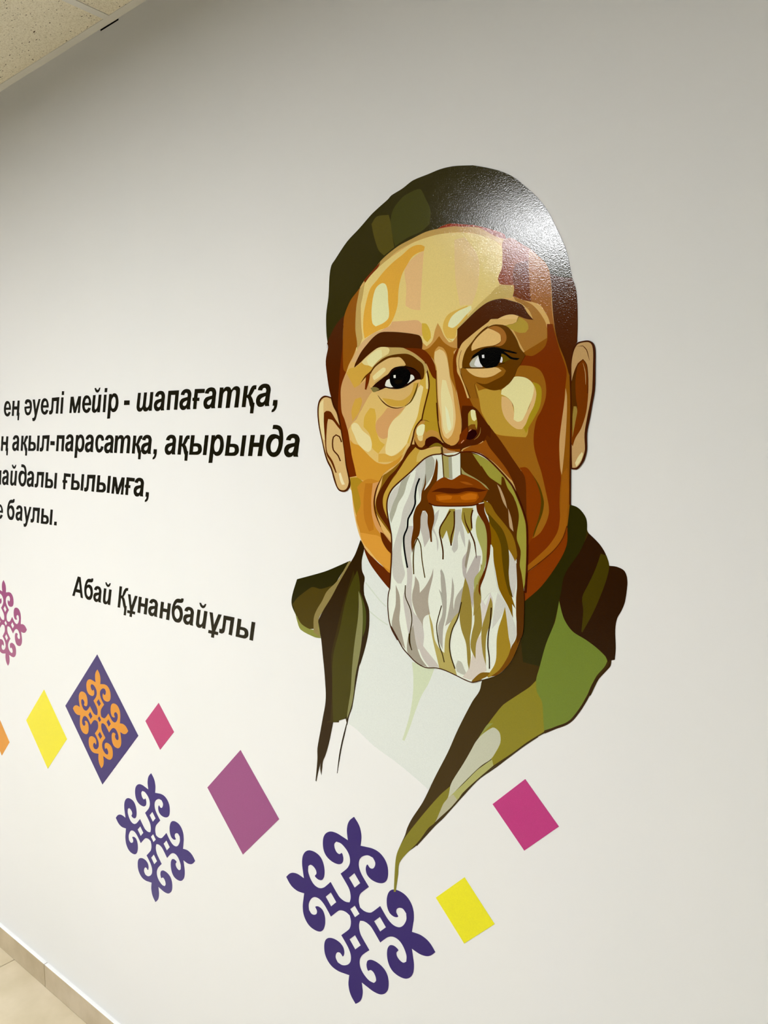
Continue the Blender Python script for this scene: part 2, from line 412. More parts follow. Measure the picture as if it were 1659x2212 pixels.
  ('P', (239, 215, 135), [223, 9672, 399, 9835, 698, 10009, 1009, 10135, 1310, 10235, 1603, 10279, 1887, 10292, 2255, 10257, 2530, 10206, 2307, 10248, 2608, 10172, 2866, 10058, 3019, 9962, 3073, 9876, 3080, 9713, 3073, 9587, 3032, 9493, 3007, 9425, 3033, 9336, 3009, 9297, 2840, 9189, 2616, 9040, 2493, 8936, 2368, 8845, 2250, 8752, 2243, 8648, 2189, 8503, 2078, 8497, 1928, 8676, 1852, 8859, 1795, 8749, 1738, 8570, 1622, 8472, 1505, 8574, 1504, 8600, 794, 8651, 366, 8687, 211, 8533, 54, 8428, 33, 8580, 124, 8705, 191, 8733, 161, 8999, 153, 9329, 177, 9522]),
  ('P', (239, 197, 136), [1448, 10045, 1564, 10073, 1529, 9713, 1486, 9103, 1308, 9138, 1168, 9216, 1189, 9526, 1149, 9796, 1250, 9936]),
  ('P', (239, 208, 146), [2181, 10155, 2379, 10166, 2575, 9932, 2663, 9702, 2631, 9344, 2527, 9079, 2294, 9090, 2202, 9547]),
  ('P', (112, 42, 0), [-277, 9043, -309, 8625, -372, 8239, -400, 7950, -427, 7694, -431, 7436, -353, 7124, -288, 6743, -233, 6449, -174, 6217, 18, 6248, -37, 6435, -103, 6658, -190, 7087, -302, 7381, -357, 7640, -354, 7863, -294, 8030, -218, 8162, -279, 8233, -240, 8535]),
  ('P', (151, 87, 10), [-219, 9262, -92, 9455, 45, 9571, 146, 9657, 107, 9531, 42, 9308, 15, 8930, 53, 8695, 56, 8578, 56, 8630, -36, 8453, -152, 8293, -218, 8159, -286, 8217, -298, 8540, -275, 9043, -279, 8789, -267, 9124]),
  ('P', (201, 169, 95), [134, 9626, 245, 9693, 199, 9487, 153, 9329, 150, 9000, 180, 8750, 101, 8591, 55, 8511, 53, 8695, 15, 8930, 42, 9308, 100, 9532]),
  ('P', (236, 179, 64), [1389, 10192, 1506, 10181, 1584, 10138, 1564, 10073, 1428, 10056, 1310, 10005, 1210, 9896, 1109, 9770, 1047, 9622, 1016, 9469, 995, 9235, 901, 9023, 775, 8892, 605, 8859, 433, 8810, 236, 8737, 204, 8913, 218, 9158, 286, 9395, 375, 9596, 527, 9721, 697, 9858, 906, 9986, 1110, 10081, 1251, 10160]),
  ('P', (239, 239, 180), [547, 9623, 654, 9660, 738, 9622, 779, 9498, 788, 9322, 808, 9128, 786, 9035, 670, 8966, 499, 8926, 424, 8990, 404, 9171, 427, 9379, 482, 9550]),
  ('P', (229, 181, 126), [880, 8974, 1167, 8957, 1426, 8942, 1524, 8867, 1534, 8665, 1267, 8728, 1003, 8775, 690, 8803, 519, 8802, 690, 8868, 817, 8904]),
  ('P', (224, 183, 126), [235, 8712, 476, 8822, 648, 8839, 388, 8650, 211, 8516, 99, 8408, 30, 8331, -83, 8339, 33, 8513, 101, 8608]),
  ('P', (219, 183, 63), [1524, 8883, 1622, 8858, 1699, 8728, 1709, 8619, 1641, 8555, 1563, 8616, 1524, 8728]),
  ('P', (229, 187, 84), [2440, 9074, 2260, 9035, 2076, 8980, 1984, 8883, 1956, 8750, 2022, 8607, 2133, 8522, 2207, 8591, 2243, 8723, 2369, 8830, 2441, 8882]),
  ('P', (239, 239, 188), [2511, 9066, 2440, 9052, 2260, 9005, 2132, 8929, 2068, 8830, 2062, 8778, 2151, 8744, 2261, 8796, 2387, 8903, 2520, 9007]),
  ('P', (239, 227, 158), [2050, 8590, 2152, 8528, 2192, 8570, 2115, 8569]),
  ('P', (209, 181, 103), [3025, 9316, 3274, 9306, 3299, 9218, 3284, 9136, 3260, 9096, 3128, 9112, 2960, 9088, 2789, 9035, 2669, 8961, 2528, 8873, 2422, 8781, 2251, 8692, 2250, 8752, 2439, 8897, 2616, 9040, 2840, 9189]),
  ('P', (148, 65, 17), [3077, 9939, 3118, 10017, 3250, 10009, 3413, 9899, 3605, 9773, 3700, 9676, 3559, 9642, 3563, 9366, 3582, 9114, 3600, 9001, 3456, 9045, 3276, 9122, 3299, 9218, 3290, 9290, 3059, 9333, 3007, 9411, 3032, 9493, 3081, 9586, 3087, 9853]),
  ('P', (118, 51, 6), [3272, 9460, 3319, 9608, 3544, 9631, 3563, 9366, 3600, 9001, 3456, 9045, 3276, 9122, 3307, 9231, 3282, 9347]),
  ('P', (168, 105, 41), [3558, 9780, 3700, 9676, 3842, 9533, 3905, 9388, 3933, 9113, 3947, 8879, 3986, 8629, 4036, 8420, 4091, 8265, 4170, 8055, 4019, 8065, 3954, 8289, 3934, 8566, 3901, 8706, 3837, 8823, 3742, 8943, 3600, 9001, 3582, 9114, 3560, 9366, 3544, 9645]),
  ('P', (175, 122, 49), [3292, 9120, 3456, 9045, 3616, 8957, 3712, 8864, 3792, 8759, 3856, 8642, 3890, 8432, 3861, 8296, 3784, 8219, 3659, 8186, 3547, 8208, 3448, 8329, 3365, 8477, 3282, 8612, 3165, 8709, 3377, 8829, 3539, 8756, 3635, 8733, 3570, 8865, 3456, 8975, 3326, 9053]),
  ('P', (186, 158, 57), [3386, 8793, 3459, 8758, 3540, 8686, 3558, 8601, 3510, 8549, 3413, 8551, 3298, 8596, 3132, 8695, 3346, 8719]),
  ('P', (208, 155, 78), [1852, 8851, 1909, 8769, 1984, 8626, 2078, 8519, 2152, 8521, 2243, 8618, 2244, 8385, 2041, 8409, 1890, 8527, 1871, 8605, 1814, 8518, 1699, 8435, 1622, 8410, 1524, 8448, 1485, 8669, 1524, 8573, 1622, 8487, 1738, 8570, 1795, 8734]),
  ('P', (165, 104, 21), [1881, 8637, 1776, 8538, 1661, 8455, 1524, 8427, 1583, 8399, 1680, 8330, 1767, 8246, 1834, 8103, 2080, 7905, 2229, 7670, 2227, 8049, 2171, 8355, 2244, 8407, 2134, 8433, 1984, 8521]),
  ('P', (121, 52, 0), [2244, 8407, 2171, 8279, 2163, 8053, 2210, 7823, 2266, 7592, 2313, 7363, 2341, 7134, 2288, 6828, 2323, 6828, 2698, 7308, 2537, 7507, 2446, 7676, 2354, 7861, 2281, 7985, 2244, 8078, 2225, 8230, 2261, 8348, 2333, 8522]),
  ('P', (147, 87, 10), [3979, 8631, 4059, 8351, 4170, 8096, 4233, 7901, 4278, 7735, 4295, 7378, 4287, 6966, 4300, 6550, 4302, 5922, 4292, 5922, 4253, 5568, 4172, 5377, 4066, 5225, 3880, 5050, 3592, 4816, 3525, 4927, 3506, 6395, 3423, 6450, 3220, 6696, 3049, 6887, 2805, 7127, 2680, 7428, 2409, 7858, 2281, 8046, 2621, 8247, 3303, 8199, 3625, 8316, 3874, 8435, 3871, 8642]),
  ('P', (124, 48, 0), [3871, 8642, 3963, 8633, 4012, 8464, 4092, 8225, 4155, 8070, 4206, 7903, 4185, 7657, 4179, 7575, 4167, 7382, 4134, 7106, 4107, 6897, 4103, 6687, 4122, 6463, 4143, 6323, 4128, 6125, 4124, 5913, 4135, 5702, 4108, 5515, 3955, 5274, 3751, 5074, 3591, 4927, 3569, 5301, 3682, 5368, 3825, 5495, 3918, 5660, 3947, 5834, 3912, 6033, 3811, 6400, 3745, 6571, 3679, 6770, 3661, 6914, 3682, 7113, 3735, 7254, 3811, 7464, 3872, 7601, 3862, 7742, 3821, 7855, 3757, 7957, 3629, 8021, 3403, 8042, 3336, 8154, 3515, 8198, 3627, 8183, 3753, 8237, 3845, 8313, 3882, 8434]),
  ('P', (158, 101, 21), [3371, 8044, 3629, 8024, 3765, 7957, 3837, 7841, 3870, 7699, 3865, 7532, 3797, 7351, 3720, 7226, 3682, 7070, 3669, 6899, 3687, 6756, 3745, 6571, 3811, 6400, 3879, 6132, 3937, 5919, 3948, 5777, 3903, 5630, 3810, 5465, 3691, 5366, 3745, 5533, 3837, 5756, 3859, 5916, 3833, 6058, 3767, 6214, 3652, 6369, 3554, 6468, 3423, 6450, 3356, 6522, 3186, 6769, 3049, 6902, 2805, 7112, 2537, 7492, 2354, 7861, 2262, 8077, 2623, 7936, 3140, 7907]),
  ('P', (132, 57, 0), [3431, 6466, 3554, 6468, 3652, 6369, 3767, 6214, 3816, 6086, 3827, 5914, 3790, 5739, 3728, 5561, 3682, 5398, 3571, 5198, 3540, 6250]),
  ('P', (83, 61, 0), [3652, 6369, 3767, 6214, 3833, 6058, 3862, 5916, 3830, 5741, 3745, 5533, 3687, 5369, 3690, 5442, 3774, 5695, 3811, 5899, 3798, 6057, 3735, 6227]),
  ('P', (160, 94, 14), [4167, 6367, 4244, 6481, 4273, 6132, 4253, 5822, 4237, 5567, 4172, 5391, 4066, 5225, 3880, 5064, 3600, 4839, 3591, 4927, 3751, 5067, 3955, 5274, 4093, 5485, 4135, 5702, 4148, 6043]),
  ('L', (96, 40, 0), [4245, 5598, 4235, 5566, 4224, 5528, 4211, 5488, 4197, 5447, 4180, 5409, 4160, 5374, 4138, 5338, 4114, 5304, 4088, 5270, 4060, 5237, 4028, 5202, 3992, 5167, 3954, 5132, 3914, 5097, 3875, 5062, 3823, 5019, 3764, 4971, 3702, 4922, 3644, 4876, 3595, 4837, 3605, 4826, 3654, 4865, 3712, 4911, 3774, 4960, 3833, 5008, 3885, 5052, 3925, 5086, 3964, 5122, 4003, 5157, 4039, 5193, 4072, 5228, 4100, 5262, 4126, 5296, 4151, 5332, 4173, 5368, 4194, 5404, 4211, 5443, 4226, 5484, 4238, 5525, 4249, 5562, 4259, 5594]),
  ('P', (208, 164, 102), [4195, 7670, 4217, 7546, 4221, 7312, 4211, 7036, 4193, 6758, 4174, 6548, 4154, 6366, 4130, 6463, 4111, 6688, 4107, 6897, 4133, 7134, 4167, 7382, 4187, 7547]),
  ('P', (196, 157, 57), [2597, 7818, 2660, 7696, 2800, 7720, 3075, 7686, 3312, 7408, 3415, 7117, 3578, 7086, 3563, 6986, 3531, 6940, 3318, 6952, 3014, 6991, 2875, 7111, 2786, 7246, 2715, 7367, 2679, 7547, 2642, 7667]),
  ('P', (174, 148, 27), [3640, 7788, 3744, 7747, 3792, 7675, 3795, 7534, 3765, 7395, 3688, 7255, 3578, 7086, 3539, 7000, 3480, 7116, 3638, 7398, 3684, 7539, 3682, 7652]),
  ('P', (230, 190, 124), [3093, 7590, 3177, 7572, 3278, 7482, 3348, 7191, 3558, 7358, 3636, 7569, 3641, 7767, 3681, 7708, 3707, 7594, 3669, 7426, 3591, 7286, 3529, 7144, 3464, 7066, 3366, 7074, 3249, 7149, 3147, 7267, 3095, 7415]),
  ('P', (239, 231, 166), [3323, 7883, 3454, 7876, 3552, 7842, 3641, 7767, 3666, 7681, 3636, 7540, 3574, 7400, 3526, 7302, 3463, 7203, 3381, 7183, 3314, 7220, 3322, 7321, 3312, 7423, 3261, 7511, 3177, 7580, 3084, 7620, 3092, 7692, 3175, 7746, 3250, 7815]),
  ('P', (92, 39, 0), [2680, 7353, 2804, 7201, 2927, 7065, 3083, 6887, 3254, 6667, 3423, 6457, 3523, 6321, 3550, 6104, 3566, 5507, 3498, 5736, 3395, 6025, 3309, 6242, 3121, 6429, 2930, 6679, 2772, 6858, 2700, 7008]),
  ('P', (151, 81, 12), [2360, 6736, 2541, 6813, 2701, 6843, 2807, 6903, 2877, 6783, 3017, 6635, 3189, 6445, 3317, 6242, 3224, 6313, 3087, 6436, 2931, 6560, 2720, 6670, 2542, 6699, 2378, 6706]),
  ('P', (215, 170, 67), [-211, 8145, -130, 8224, 7, 8241, 209, 8336, 297, 8281, 450, 8221, 362, 8128, 229, 8036, 48, 7861, -20, 7864, -87, 7969]),
  ('P', (210, 163, 102), [-354, 7863, -294, 8030, -211, 8145, -87, 7969, -20, 7864, 93, 7909, 272, 8001, 402, 7762, 268, 7584, 88, 7405, 19, 7288, -97, 7189, -143, 7155, -190, 7087, -269, 7294, -337, 7433, -357, 7657]),
  ('P', (227, 193, 113), [402, 7771, 576, 7788, 787, 7518, 1202, 7505, 1404, 7704, 1504, 7779, 1444, 7307, 1302, 6909, 992, 6535, 566, 6496, 259, 6627, -32, 6847, -144, 7087, -97, 7206, 41, 7305, 179, 7504]),
  ('P', (214, 169, 68), [0, 7661, 136, 7690, 169, 7621, 88, 7422, -73, 7256, -93, 7461]),
  ('P', (219, 177, 68), [356, 7490, 465, 7470, 497, 7328, 484, 7163, 569, 6912, 698, 6829, 546, 6662, 393, 6779, 351, 6997, 197, 7150, 221, 7335]),
  ('P', (217, 165, 104), [766, 7486, 892, 7458, 1161, 7474, 996, 7341, 870, 7238, 806, 7125, 763, 6953, 656, 6929, 548, 6979, 484, 7113, 507, 7245, 637, 7358]),
  ('P', (212, 168, 65), [639, 7654, 830, 7631, 976, 7601, 1100, 7604, 1223, 7664, 1304, 7748, 1344, 7881, 1449, 7891, 1414, 7799, 1364, 7722, 1293, 7629, 1192, 7529, 1141, 7499, 976, 7496, 850, 7508, 766, 7543]),
  ('P', (222, 184, 111), [467, 7776, 640, 7826, 789, 7823, 977, 7811, 1152, 7835, 1354, 7912, 1324, 7787, 1283, 7709, 1202, 7649, 1100, 7604, 976, 7601, 830, 7631, 682, 7652, 553, 7698]),
  ('P', (239, 222, 160), [1504, 7849, 1553, 7808, 1543, 7745, 1484, 7543, 1424, 7307, 1303, 7086, 1200, 6861, 1097, 6748, 930, 6649, 824, 6623, 718, 6664, 708, 6763, 763, 6961, 785, 7109, 891, 7254, 1058, 7364, 1161, 7474, 1284, 7566, 1384, 7689, 1444, 7797]),
  ('P', (217, 178, 70), [1583, 8134, 1661, 7959, 1670, 7771, 1612, 7570, 1553, 7367, 1503, 7234, 1403, 7164, 1303, 7038, 1241, 6845, 1200, 6861, 1303, 7086, 1424, 7307, 1484, 7543, 1543, 7745, 1553, 7808, 1464, 7875, 1504, 7936, 1563, 7995]),
  ('P', (239, 220, 147), [1592, 8134, 1631, 8054, 1651, 7928, 1657, 7772, 1612, 7774, 1602, 7993]),
  ('P', (237, 222, 163), [-97, 7189, -28, 7230, 63, 7203, 174, 7083, 351, 6964, 394, 6829, 371, 6728, 304, 6691, 215, 6728, 59, 6846, -30, 7000, -98, 7120]),
  ('P', (213, 153, 48), [-135, 6915, -55, 6847, 81, 6812, 215, 6711, 392, 6577, 544, 6495, 760, 6482, 993, 6584, 1117, 6666, 992, 6502, 781, 6383, 651, 6297, 629, 6246, 563, 6127, 343, 6137, 120, 6182, 18, 6230, -37, 6435, -103, 6658]),
  ('P', (219, 171, 72), [546, 6662, 697, 6664, 846, 6623, 993, 6666, 1200, 6845, 1097, 6666, 951, 6551, 739, 6515, 544, 6512]),
  ('P', (179, 140, 32), [-143, 6209, 29, 6222, 165, 6149, 128, 5890, 114, 5632, 66, 5421, -2, 5521, -57, 5709, -112, 5967]),
  ('P', (202, 136, 39), [27, 6043, 164, 6150, 344, 6206, 563, 6162, 474, 5957, 428, 5785, 471, 5567, 579, 5353, 665, 5223, 836, 5034, 835, 4865, 833, 4518, 769, 4520, 552, 4686, 331, 4872, 152, 5030, 75, 5250, -3, 5488, 114, 5736]),
  ('P', (188, 119, 29), [231, 6118, 409, 6123, 362, 5816, 404, 5478, 424, 5274, 312, 5232, 202, 5466, 183, 5808]),
  ('P', (214, 155, 90), [409, 6123, 563, 6162, 474, 5990, 417, 5785, 449, 5565, 579, 5336, 665, 5223, 772, 5147, 836, 5067, 707, 5108, 556, 5232, 458, 5345, 382, 5562, 373, 5817]),
  ('P', (220, 155, 56), [97, 5199, 334, 5182, 577, 5149, 728, 4940, 835, 4848, 833, 4544, 552, 4677, 287, 4911, 152, 5030]),
  ('P', (94, 37, 0), [578, 5242, 654, 5222, 772, 5113, 836, 5042, 835, 4865, 728, 4940, 620, 5084]),
  ('L', (77, 29, 0), [632, 6266, 606, 6226, 574, 6180, 541, 6130, 509, 6078, 483, 6028, 464, 5981, 448, 5932, 436, 5883, 428, 5834, 424, 5785, 425, 5737, 431, 5688, 440, 5640, 453, 5593, 469, 5547, 489, 5501, 514, 5455, 541, 5411, 565, 5370, 586, 5335, 593, 5338, 575, 5374, 554, 5416, 531, 5461, 510, 5508, 494, 5554, 482, 5599, 470, 5646, 461, 5693, 456, 5740, 455, 5786, 459, 5833, 467, 5881, 478, 5928, 493, 5976, 510, 6022, 531, 6072, 558, 6124, 588, 6175, 616, 6223, 639, 6263]),
  ('P', (138, 97, 17), [1117, 6586, 929, 6436, 737, 6317, 651, 6265, 606, 6096, 540, 5959, 473, 5787, 476, 5618, 558, 5487, 837, 5202, 817, 5368, 778, 6068, 949, 6289]),
  ('P', (201, 161, 60), [1382, 6782, 1482, 6734, 1699, 6751, 1912, 6783, 1927, 6673, 1758, 6656, 1601, 6592, 1482, 6510, 1321, 6362, 1157, 6245, 1032, 6159, 863, 6022, 777, 5902, 744, 5699, 795, 5333, 710, 5496, 657, 5695, 659, 5897, 757, 6068, 864, 6204, 991, 6339, 1116, 6505, 1240, 6652]),
  ('P', (214, 183, 96), [1482, 6734, 1699, 6751, 1912, 6783, 1927, 6673, 1758, 6656, 1601, 6592, 1522, 6543, 1402, 6525, 1422, 6638]),
  ('P', (88, 35, 0), [1281, 6830, 1199, 6733, 1096, 6570, 949, 6387, 801, 6268, 693, 6149, 584, 6011, 506, 5873, 483, 5754, 515, 5620, 612, 5490, 731, 5363, 848, 5211, 838, 5336, 742, 5515, 668, 5662, 636, 5795, 670, 5931, 757, 6068, 864, 6220, 991, 6355, 1116, 6505, 1240, 6652, 1382, 6782, 1422, 6830]),
 ]),
 ('nose', [
  ('P', (186, 150, 37), [1651, 8177, 1738, 7985, 1815, 7919, 1834, 7609, 1863, 7375, 1883, 7141, 1950, 6922, 1758, 6986, 1562, 7067, 1503, 7210, 1582, 7429, 1651, 7694, 1680, 7926]),
  ('P', (211, 158, 76), [1776, 8261, 1815, 8074, 1825, 7764, 1854, 7453, 1873, 7172, 1931, 7016, 1988, 6891, 2083, 6813, 2176, 6813, 2269, 6874, 2324, 7012, 2332, 7164, 2304, 7363, 2266, 7516, 2210, 7747, 2117, 7934, 2079, 8134, 2041, 8319, 1966, 8431, 1871, 8469, 1795, 8398]),
  ('P', (236, 206, 140), [1795, 8383, 1890, 8419, 1985, 8369, 2041, 8258, 2079, 8088, 2098, 7950, 2155, 7749, 2192, 7519, 2221, 7289, 2194, 7105, 2139, 6983, 2064, 6921, 1988, 6968, 1940, 7093, 1921, 7296, 1873, 7530, 1853, 7840, 1834, 8103, 1786, 8245]),
  ('P', (239, 227, 166), [1948, 7912, 2024, 7893, 2080, 7722, 2155, 7520, 2175, 7290, 2157, 7106, 2082, 7030, 2026, 6999, 1969, 7108, 1940, 7373, 1920, 7683]),
  ('P', (239, 239, 194), [2006, 7479, 2062, 7400, 2100, 7261, 2129, 7137, 2110, 7060, 2063, 7076, 2035, 7216]),
  ('P', (82, 31, 0), [2350, 7465, 2429, 7462, 2546, 7450, 2643, 7391, 2740, 7275, 2816, 7176, 2891, 7103, 2893, 6934, 2827, 6983, 2771, 6902, 2647, 6829, 2501, 6804, 2354, 6754, 2314, 6700, 2214, 6712, 2113, 6724, 2010, 6770, 1938, 6791, 1803, 6795, 1665, 6769, 1559, 6739, 1483, 6736, 1408, 6769, 1364, 6804, 1353, 6986, 1948, 6863, 2010, 6846, 2102, 6812, 2203, 6821, 2283, 6887, 2323, 7003, 2342, 7119, 2331, 7350]),
  ('P', (195, 144, 62), [1516, 7243, 1591, 7241, 1739, 7196, 1844, 7109, 1886, 6990, 1927, 6922, 1969, 6863, 1886, 6906, 1802, 6957, 1718, 6968, 1634, 6941, 1591, 6881, 1586, 6830, 1527, 6778, 1462, 6786, 1397, 6856, 1353, 6960, 1365, 7073, 1419, 7167]),
  ('P', (184, 148, 37), [1591, 7237, 1844, 7211, 1886, 7024, 1802, 7059, 1687, 7077, 1612, 7027, 1570, 7130]),
  ('P', (239, 237, 182), [1548, 7178, 1586, 7160, 1580, 7079, 1548, 6993, 1484, 6968, 1430, 6985, 1403, 7038, 1419, 7115, 1484, 7166]),
  ('P', (236, 214, 145), [1419, 6977, 1548, 6985, 1537, 6899, 1494, 6886, 1451, 6907]),
  ('P', (59, 14, 0), [1586, 6838, 1607, 6907, 1665, 6949, 1739, 6966, 1823, 6948, 1927, 6880, 1974, 6829, 1948, 6812, 1844, 6855, 1761, 6842, 1665, 6787, 1602, 6804]),
  ('P', (130, 105, 21), [1665, 6782, 1761, 6838, 1844, 6857, 1928, 6829, 1974, 6783, 1886, 6794, 1782, 6794]),
  ('L', (77, 31, 0), [1822, 7532, 1824, 7496, 1827, 7454, 1830, 7409, 1833, 7363, 1838, 7320, 1842, 7281, 1847, 7241, 1853, 7201, 1859, 7162, 1866, 7125, 1875, 7080, 1885, 7035, 1897, 6992, 1911, 6953, 1933, 6914, 1960, 6878, 1993, 6847, 2052, 6819, 2108, 6800, 2116, 6817, 2062, 6835, 2007, 6862, 1978, 6889, 1953, 6923, 1933, 6959, 1919, 6996, 1908, 7038, 1897, 7083, 1889, 7127, 1882, 7164, 1875, 7203, 1870, 7242, 1865, 7282, 1860, 7321, 1856, 7364, 1853, 7409, 1850, 7454, 1847, 7496, 1845, 7532]),
  ('L', (78, 32, 0), [1810, 8074, 1812, 8021, 1814, 7960, 1816, 7893, 1819, 7826, 1822, 7764, 1825, 7708, 1829, 7651, 1833, 7595, 1837, 7539, 1841, 7484, 1845, 7429, 1849, 7371, 1854, 7315, 1858, 7263, 1861, 7219, 1878, 7219, 1875, 7264, 1871, 7316, 1867, 7372, 1862, 7429, 1858, 7484, 1854, 7539, 1850, 7595, 1846, 7651, 1842, 7708, 1839, 7764, 1836, 7826, 1833, 7893, 1831, 7959, 1829, 8021, 1827, 8073]),
  ('P', (116, 45, 0), [2313, 7003, 2451, 7117, 2461, 7002, 2422, 6903, 2333, 6837, 2264, 6829, 2293, 6904]),
  ('P', (180, 151, 51), [2469, 7330, 2508, 7378, 2615, 7343, 2645, 7180, 2636, 7066, 2597, 7156, 2529, 7157, 2470, 7125]),
  ('P', (239, 234, 172), [2516, 7386, 2556, 7397, 2605, 7376, 2615, 7294, 2630, 7237, 2591, 7209, 2548, 7230, 2518, 7313]),
  ('P', (126, 75, 14), [2470, 7117, 2538, 7157, 2606, 7156, 2621, 7066, 2539, 7083, 2480, 7047]),
  ('P', (37, 0, 0), [2432, 6920, 2471, 7018, 2549, 7067, 2616, 7058, 2641, 7000, 2588, 6935, 2501, 6903]),
  ('L', (156, 121, 56), [2706, 7106, 2701, 7063, 2692, 7018, 2670, 6980, 2642, 6947, 2583, 6906, 2585, 6903, 2651, 6939, 2682, 6974, 2705, 7014, 2711, 7062, 2709, 7105]),
  ('L', (219, 160, 117), [2483, 7037, 2533, 7069, 2525, 7078, 2474, 7046]),
  ('L', (218, 159, 116), [2336, 6848, 2393, 6898, 2383, 6906, 2326, 6856]),
  ('P', (190, 148, 97), [1984, 6779, 2072, 6741, 2214, 6721, 2226, 6687, 2153, 6657, 2051, 6657, 1969, 6677]),
  ('P', (148, 76, 5), [2041, 6770, 2153, 6750, 2314, 6754, 2314, 6709, 2214, 6719, 2092, 6733]),
 ]),
 ('nasal_crease', [
  ('L', (77, 32, 0), [1569, 8218, 1583, 8179, 1599, 8132, 1616, 8082, 1632, 8033, 1643, 7989, 1653, 7942, 1660, 7896, 1664, 7849, 1663, 7803, 1655, 7758, 1642, 7712, 1627, 7666, 1612, 7620, 1598, 7573, 1583, 7527, 1567, 7480, 1553, 7433, 1542, 7392, 1531, 7350, 1521, 7308, 1512, 7269, 1503, 7236, 1531, 7231, 1539, 7264, 1548, 7303, 1558, 7345, 1569, 7387, 1580, 7427, 1594, 7474, 1609, 7520, 1624, 7567, 1639, 7613, 1654, 7660, 1669, 7706, 1682, 7753, 1690, 7801, 1691, 7848, 1687, 7896, 1680, 7944, 1670, 7991, 1658, 8037, 1642, 8086, 1625, 8136, 1609, 8183, 1596, 8222]),
  ('L', (76, 31, 0), [1516, 7246, 1590, 7242, 1639, 7226, 1686, 7211, 1687, 7213, 1642, 7233, 1592, 7249, 1516, 7248]),
  ('L', (76, 31, 0), [1506, 7267, 1475, 7240, 1439, 7207, 1407, 7173, 1376, 7130, 1351, 7085, 1338, 7041, 1329, 6997, 1313, 6947, 1296, 6894, 1281, 6852, 1265, 6809, 1251, 6772, 1279, 6765, 1292, 6802, 1308, 6846, 1323, 6888, 1341, 6941, 1356, 6992, 1366, 7036, 1378, 7078, 1401, 7120, 1431, 7161, 1461, 7192, 1497, 7225, 1527, 7253]),
 ]),
 ('eyebrow', [
  ('P', (72, 29, 0), [-16, 8237, 8, 8300, 144, 8490, 278, 8612, 454, 8745, 626, 8811, 900, 8794, 1166, 8754, 1367, 8713, 1485, 8671, 1534, 8558, 1524, 8447, 1306, 8479, 1104, 8501, 960, 8513, 752, 8542, 560, 8549, 409, 8487, 254, 8399, 120, 8309]),
 ]),
 ('eyebrow', [
  ('P', (76, 31, 0), [2247, 8715, 2404, 8827, 2546, 8930, 2686, 9018, 2841, 9087, 3010, 9111, 3128, 9100, 3260, 9054, 3375, 9012, 3457, 8961, 3538, 8840, 3643, 8725, 3524, 8751, 3394, 8806, 3279, 8846, 3147, 8846, 2996, 8797, 2844, 8711, 2671, 8581, 2477, 8494, 2334, 8401, 2248, 8408]),
 ]),
 ('eye', [
  ('P', (196, 167, 97), [793, 8535, 1114, 8502, 1255, 8435, 1405, 8361, 1504, 8276, 1611, 8187, 1641, 8084, 1602, 8024, 1582, 8119, 1533, 8208, 1435, 8277, 1325, 8348, 1205, 8392, 1052, 8403, 897, 8398, 739, 8373, 601, 8318, 687, 8385, 792, 8426, 819, 8488]),
  ('P', (236, 219, 150), [645, 8554, 772, 8536, 819, 8488, 792, 8426, 676, 8378, 558, 8321, 416, 8207, 340, 8245, 230, 8269, 164, 8319, 287, 8405, 452, 8500, 560, 8545]),
  ('P', (239, 232, 170), [286, 8348, 364, 8425, 527, 8503, 634, 8503, 644, 8437, 644, 8372, 558, 8321, 417, 8224, 329, 8262]),
  ('P', (109, 41, 0), [1124, 8500, 1524, 8450, 1680, 8338, 1776, 8200, 1815, 8074, 1819, 7924, 1757, 7961, 1699, 8050, 1631, 8178, 1563, 8245, 1445, 8339, 1306, 8420]),
  ('P', (89, 46, 0), [144, 7953, 239, 8061, 372, 8144, 471, 8237, 601, 8318, 739, 8373, 897, 8398, 1052, 8403, 1205, 8392, 1325, 8348, 1435, 8277, 1533, 8204, 1567, 8128, 1577, 8026, 1553, 7949, 1503, 7932, 1444, 8018, 1305, 8120, 1102, 8157, 1179, 8207, 1143, 8265, 1052, 8343, 949, 8346, 813, 8344, 643, 8291, 492, 8219, 394, 8126, 383, 8106, 267, 8051]),
  ('P', (112, 39, 0), [267, 8059, 366, 8115, 326, 7948, 270, 7818, 237, 7828, 255, 7952]),
  ('P', (226, 190, 118), [399, 8126, 492, 8215, 643, 8291, 813, 8348, 959, 8350, 1047, 8344, 1143, 8265, 1179, 8203, 1051, 8196, 979, 8180, 854, 8132, 790, 8079, 684, 8028, 555, 7978, 468, 7933, 415, 8010]),
  ('P', (239, 226, 162), [426, 8050, 546, 8126, 675, 8191, 728, 8172, 727, 8131, 599, 8041, 469, 7982, 442, 8000]),
  ('P', (40, 9, 0), [419, 7865, 512, 7931, 684, 8020, 790, 8071, 854, 8140, 958, 8182, 1184, 8179, 1365, 8132, 1484, 8031, 1513, 7939, 1414, 7937, 1304, 7891, 1183, 7849, 1060, 7815, 935, 7804, 789, 7819, 725, 7834, 640, 7810, 478, 7772, 434, 7773]),
  ('P', (132, 119, 64), [372, 7847, 446, 7860, 522, 7848, 586, 7812, 478, 7769, 429, 7774]),
 ]),
 ('eyeball', [
  ('P', (239, 239, 225), [715, 7896, 747, 7959, 811, 7984, 853, 7930, 894, 7879, 920, 7841, 841, 7835, 736, 7856, 713, 7872]),
  ('P', (239, 239, 228), [1269, 8027, 1314, 8029, 1354, 7999, 1366, 7959, 1274, 7908, 1211, 7884, 1234, 7958]),
  ('P', (0, 0, 0), [819, 7996, 843, 8084, 927, 8135, 1061, 8167, 1204, 8142, 1284, 8058, 1269, 7956, 1213, 7887, 1101, 7829, 977, 7811, 883, 7847, 831, 7915]),
  ('P', (20, 12, 0), [926, 7950, 1101, 7957, 1091, 7910, 998, 7874, 946, 7901]),
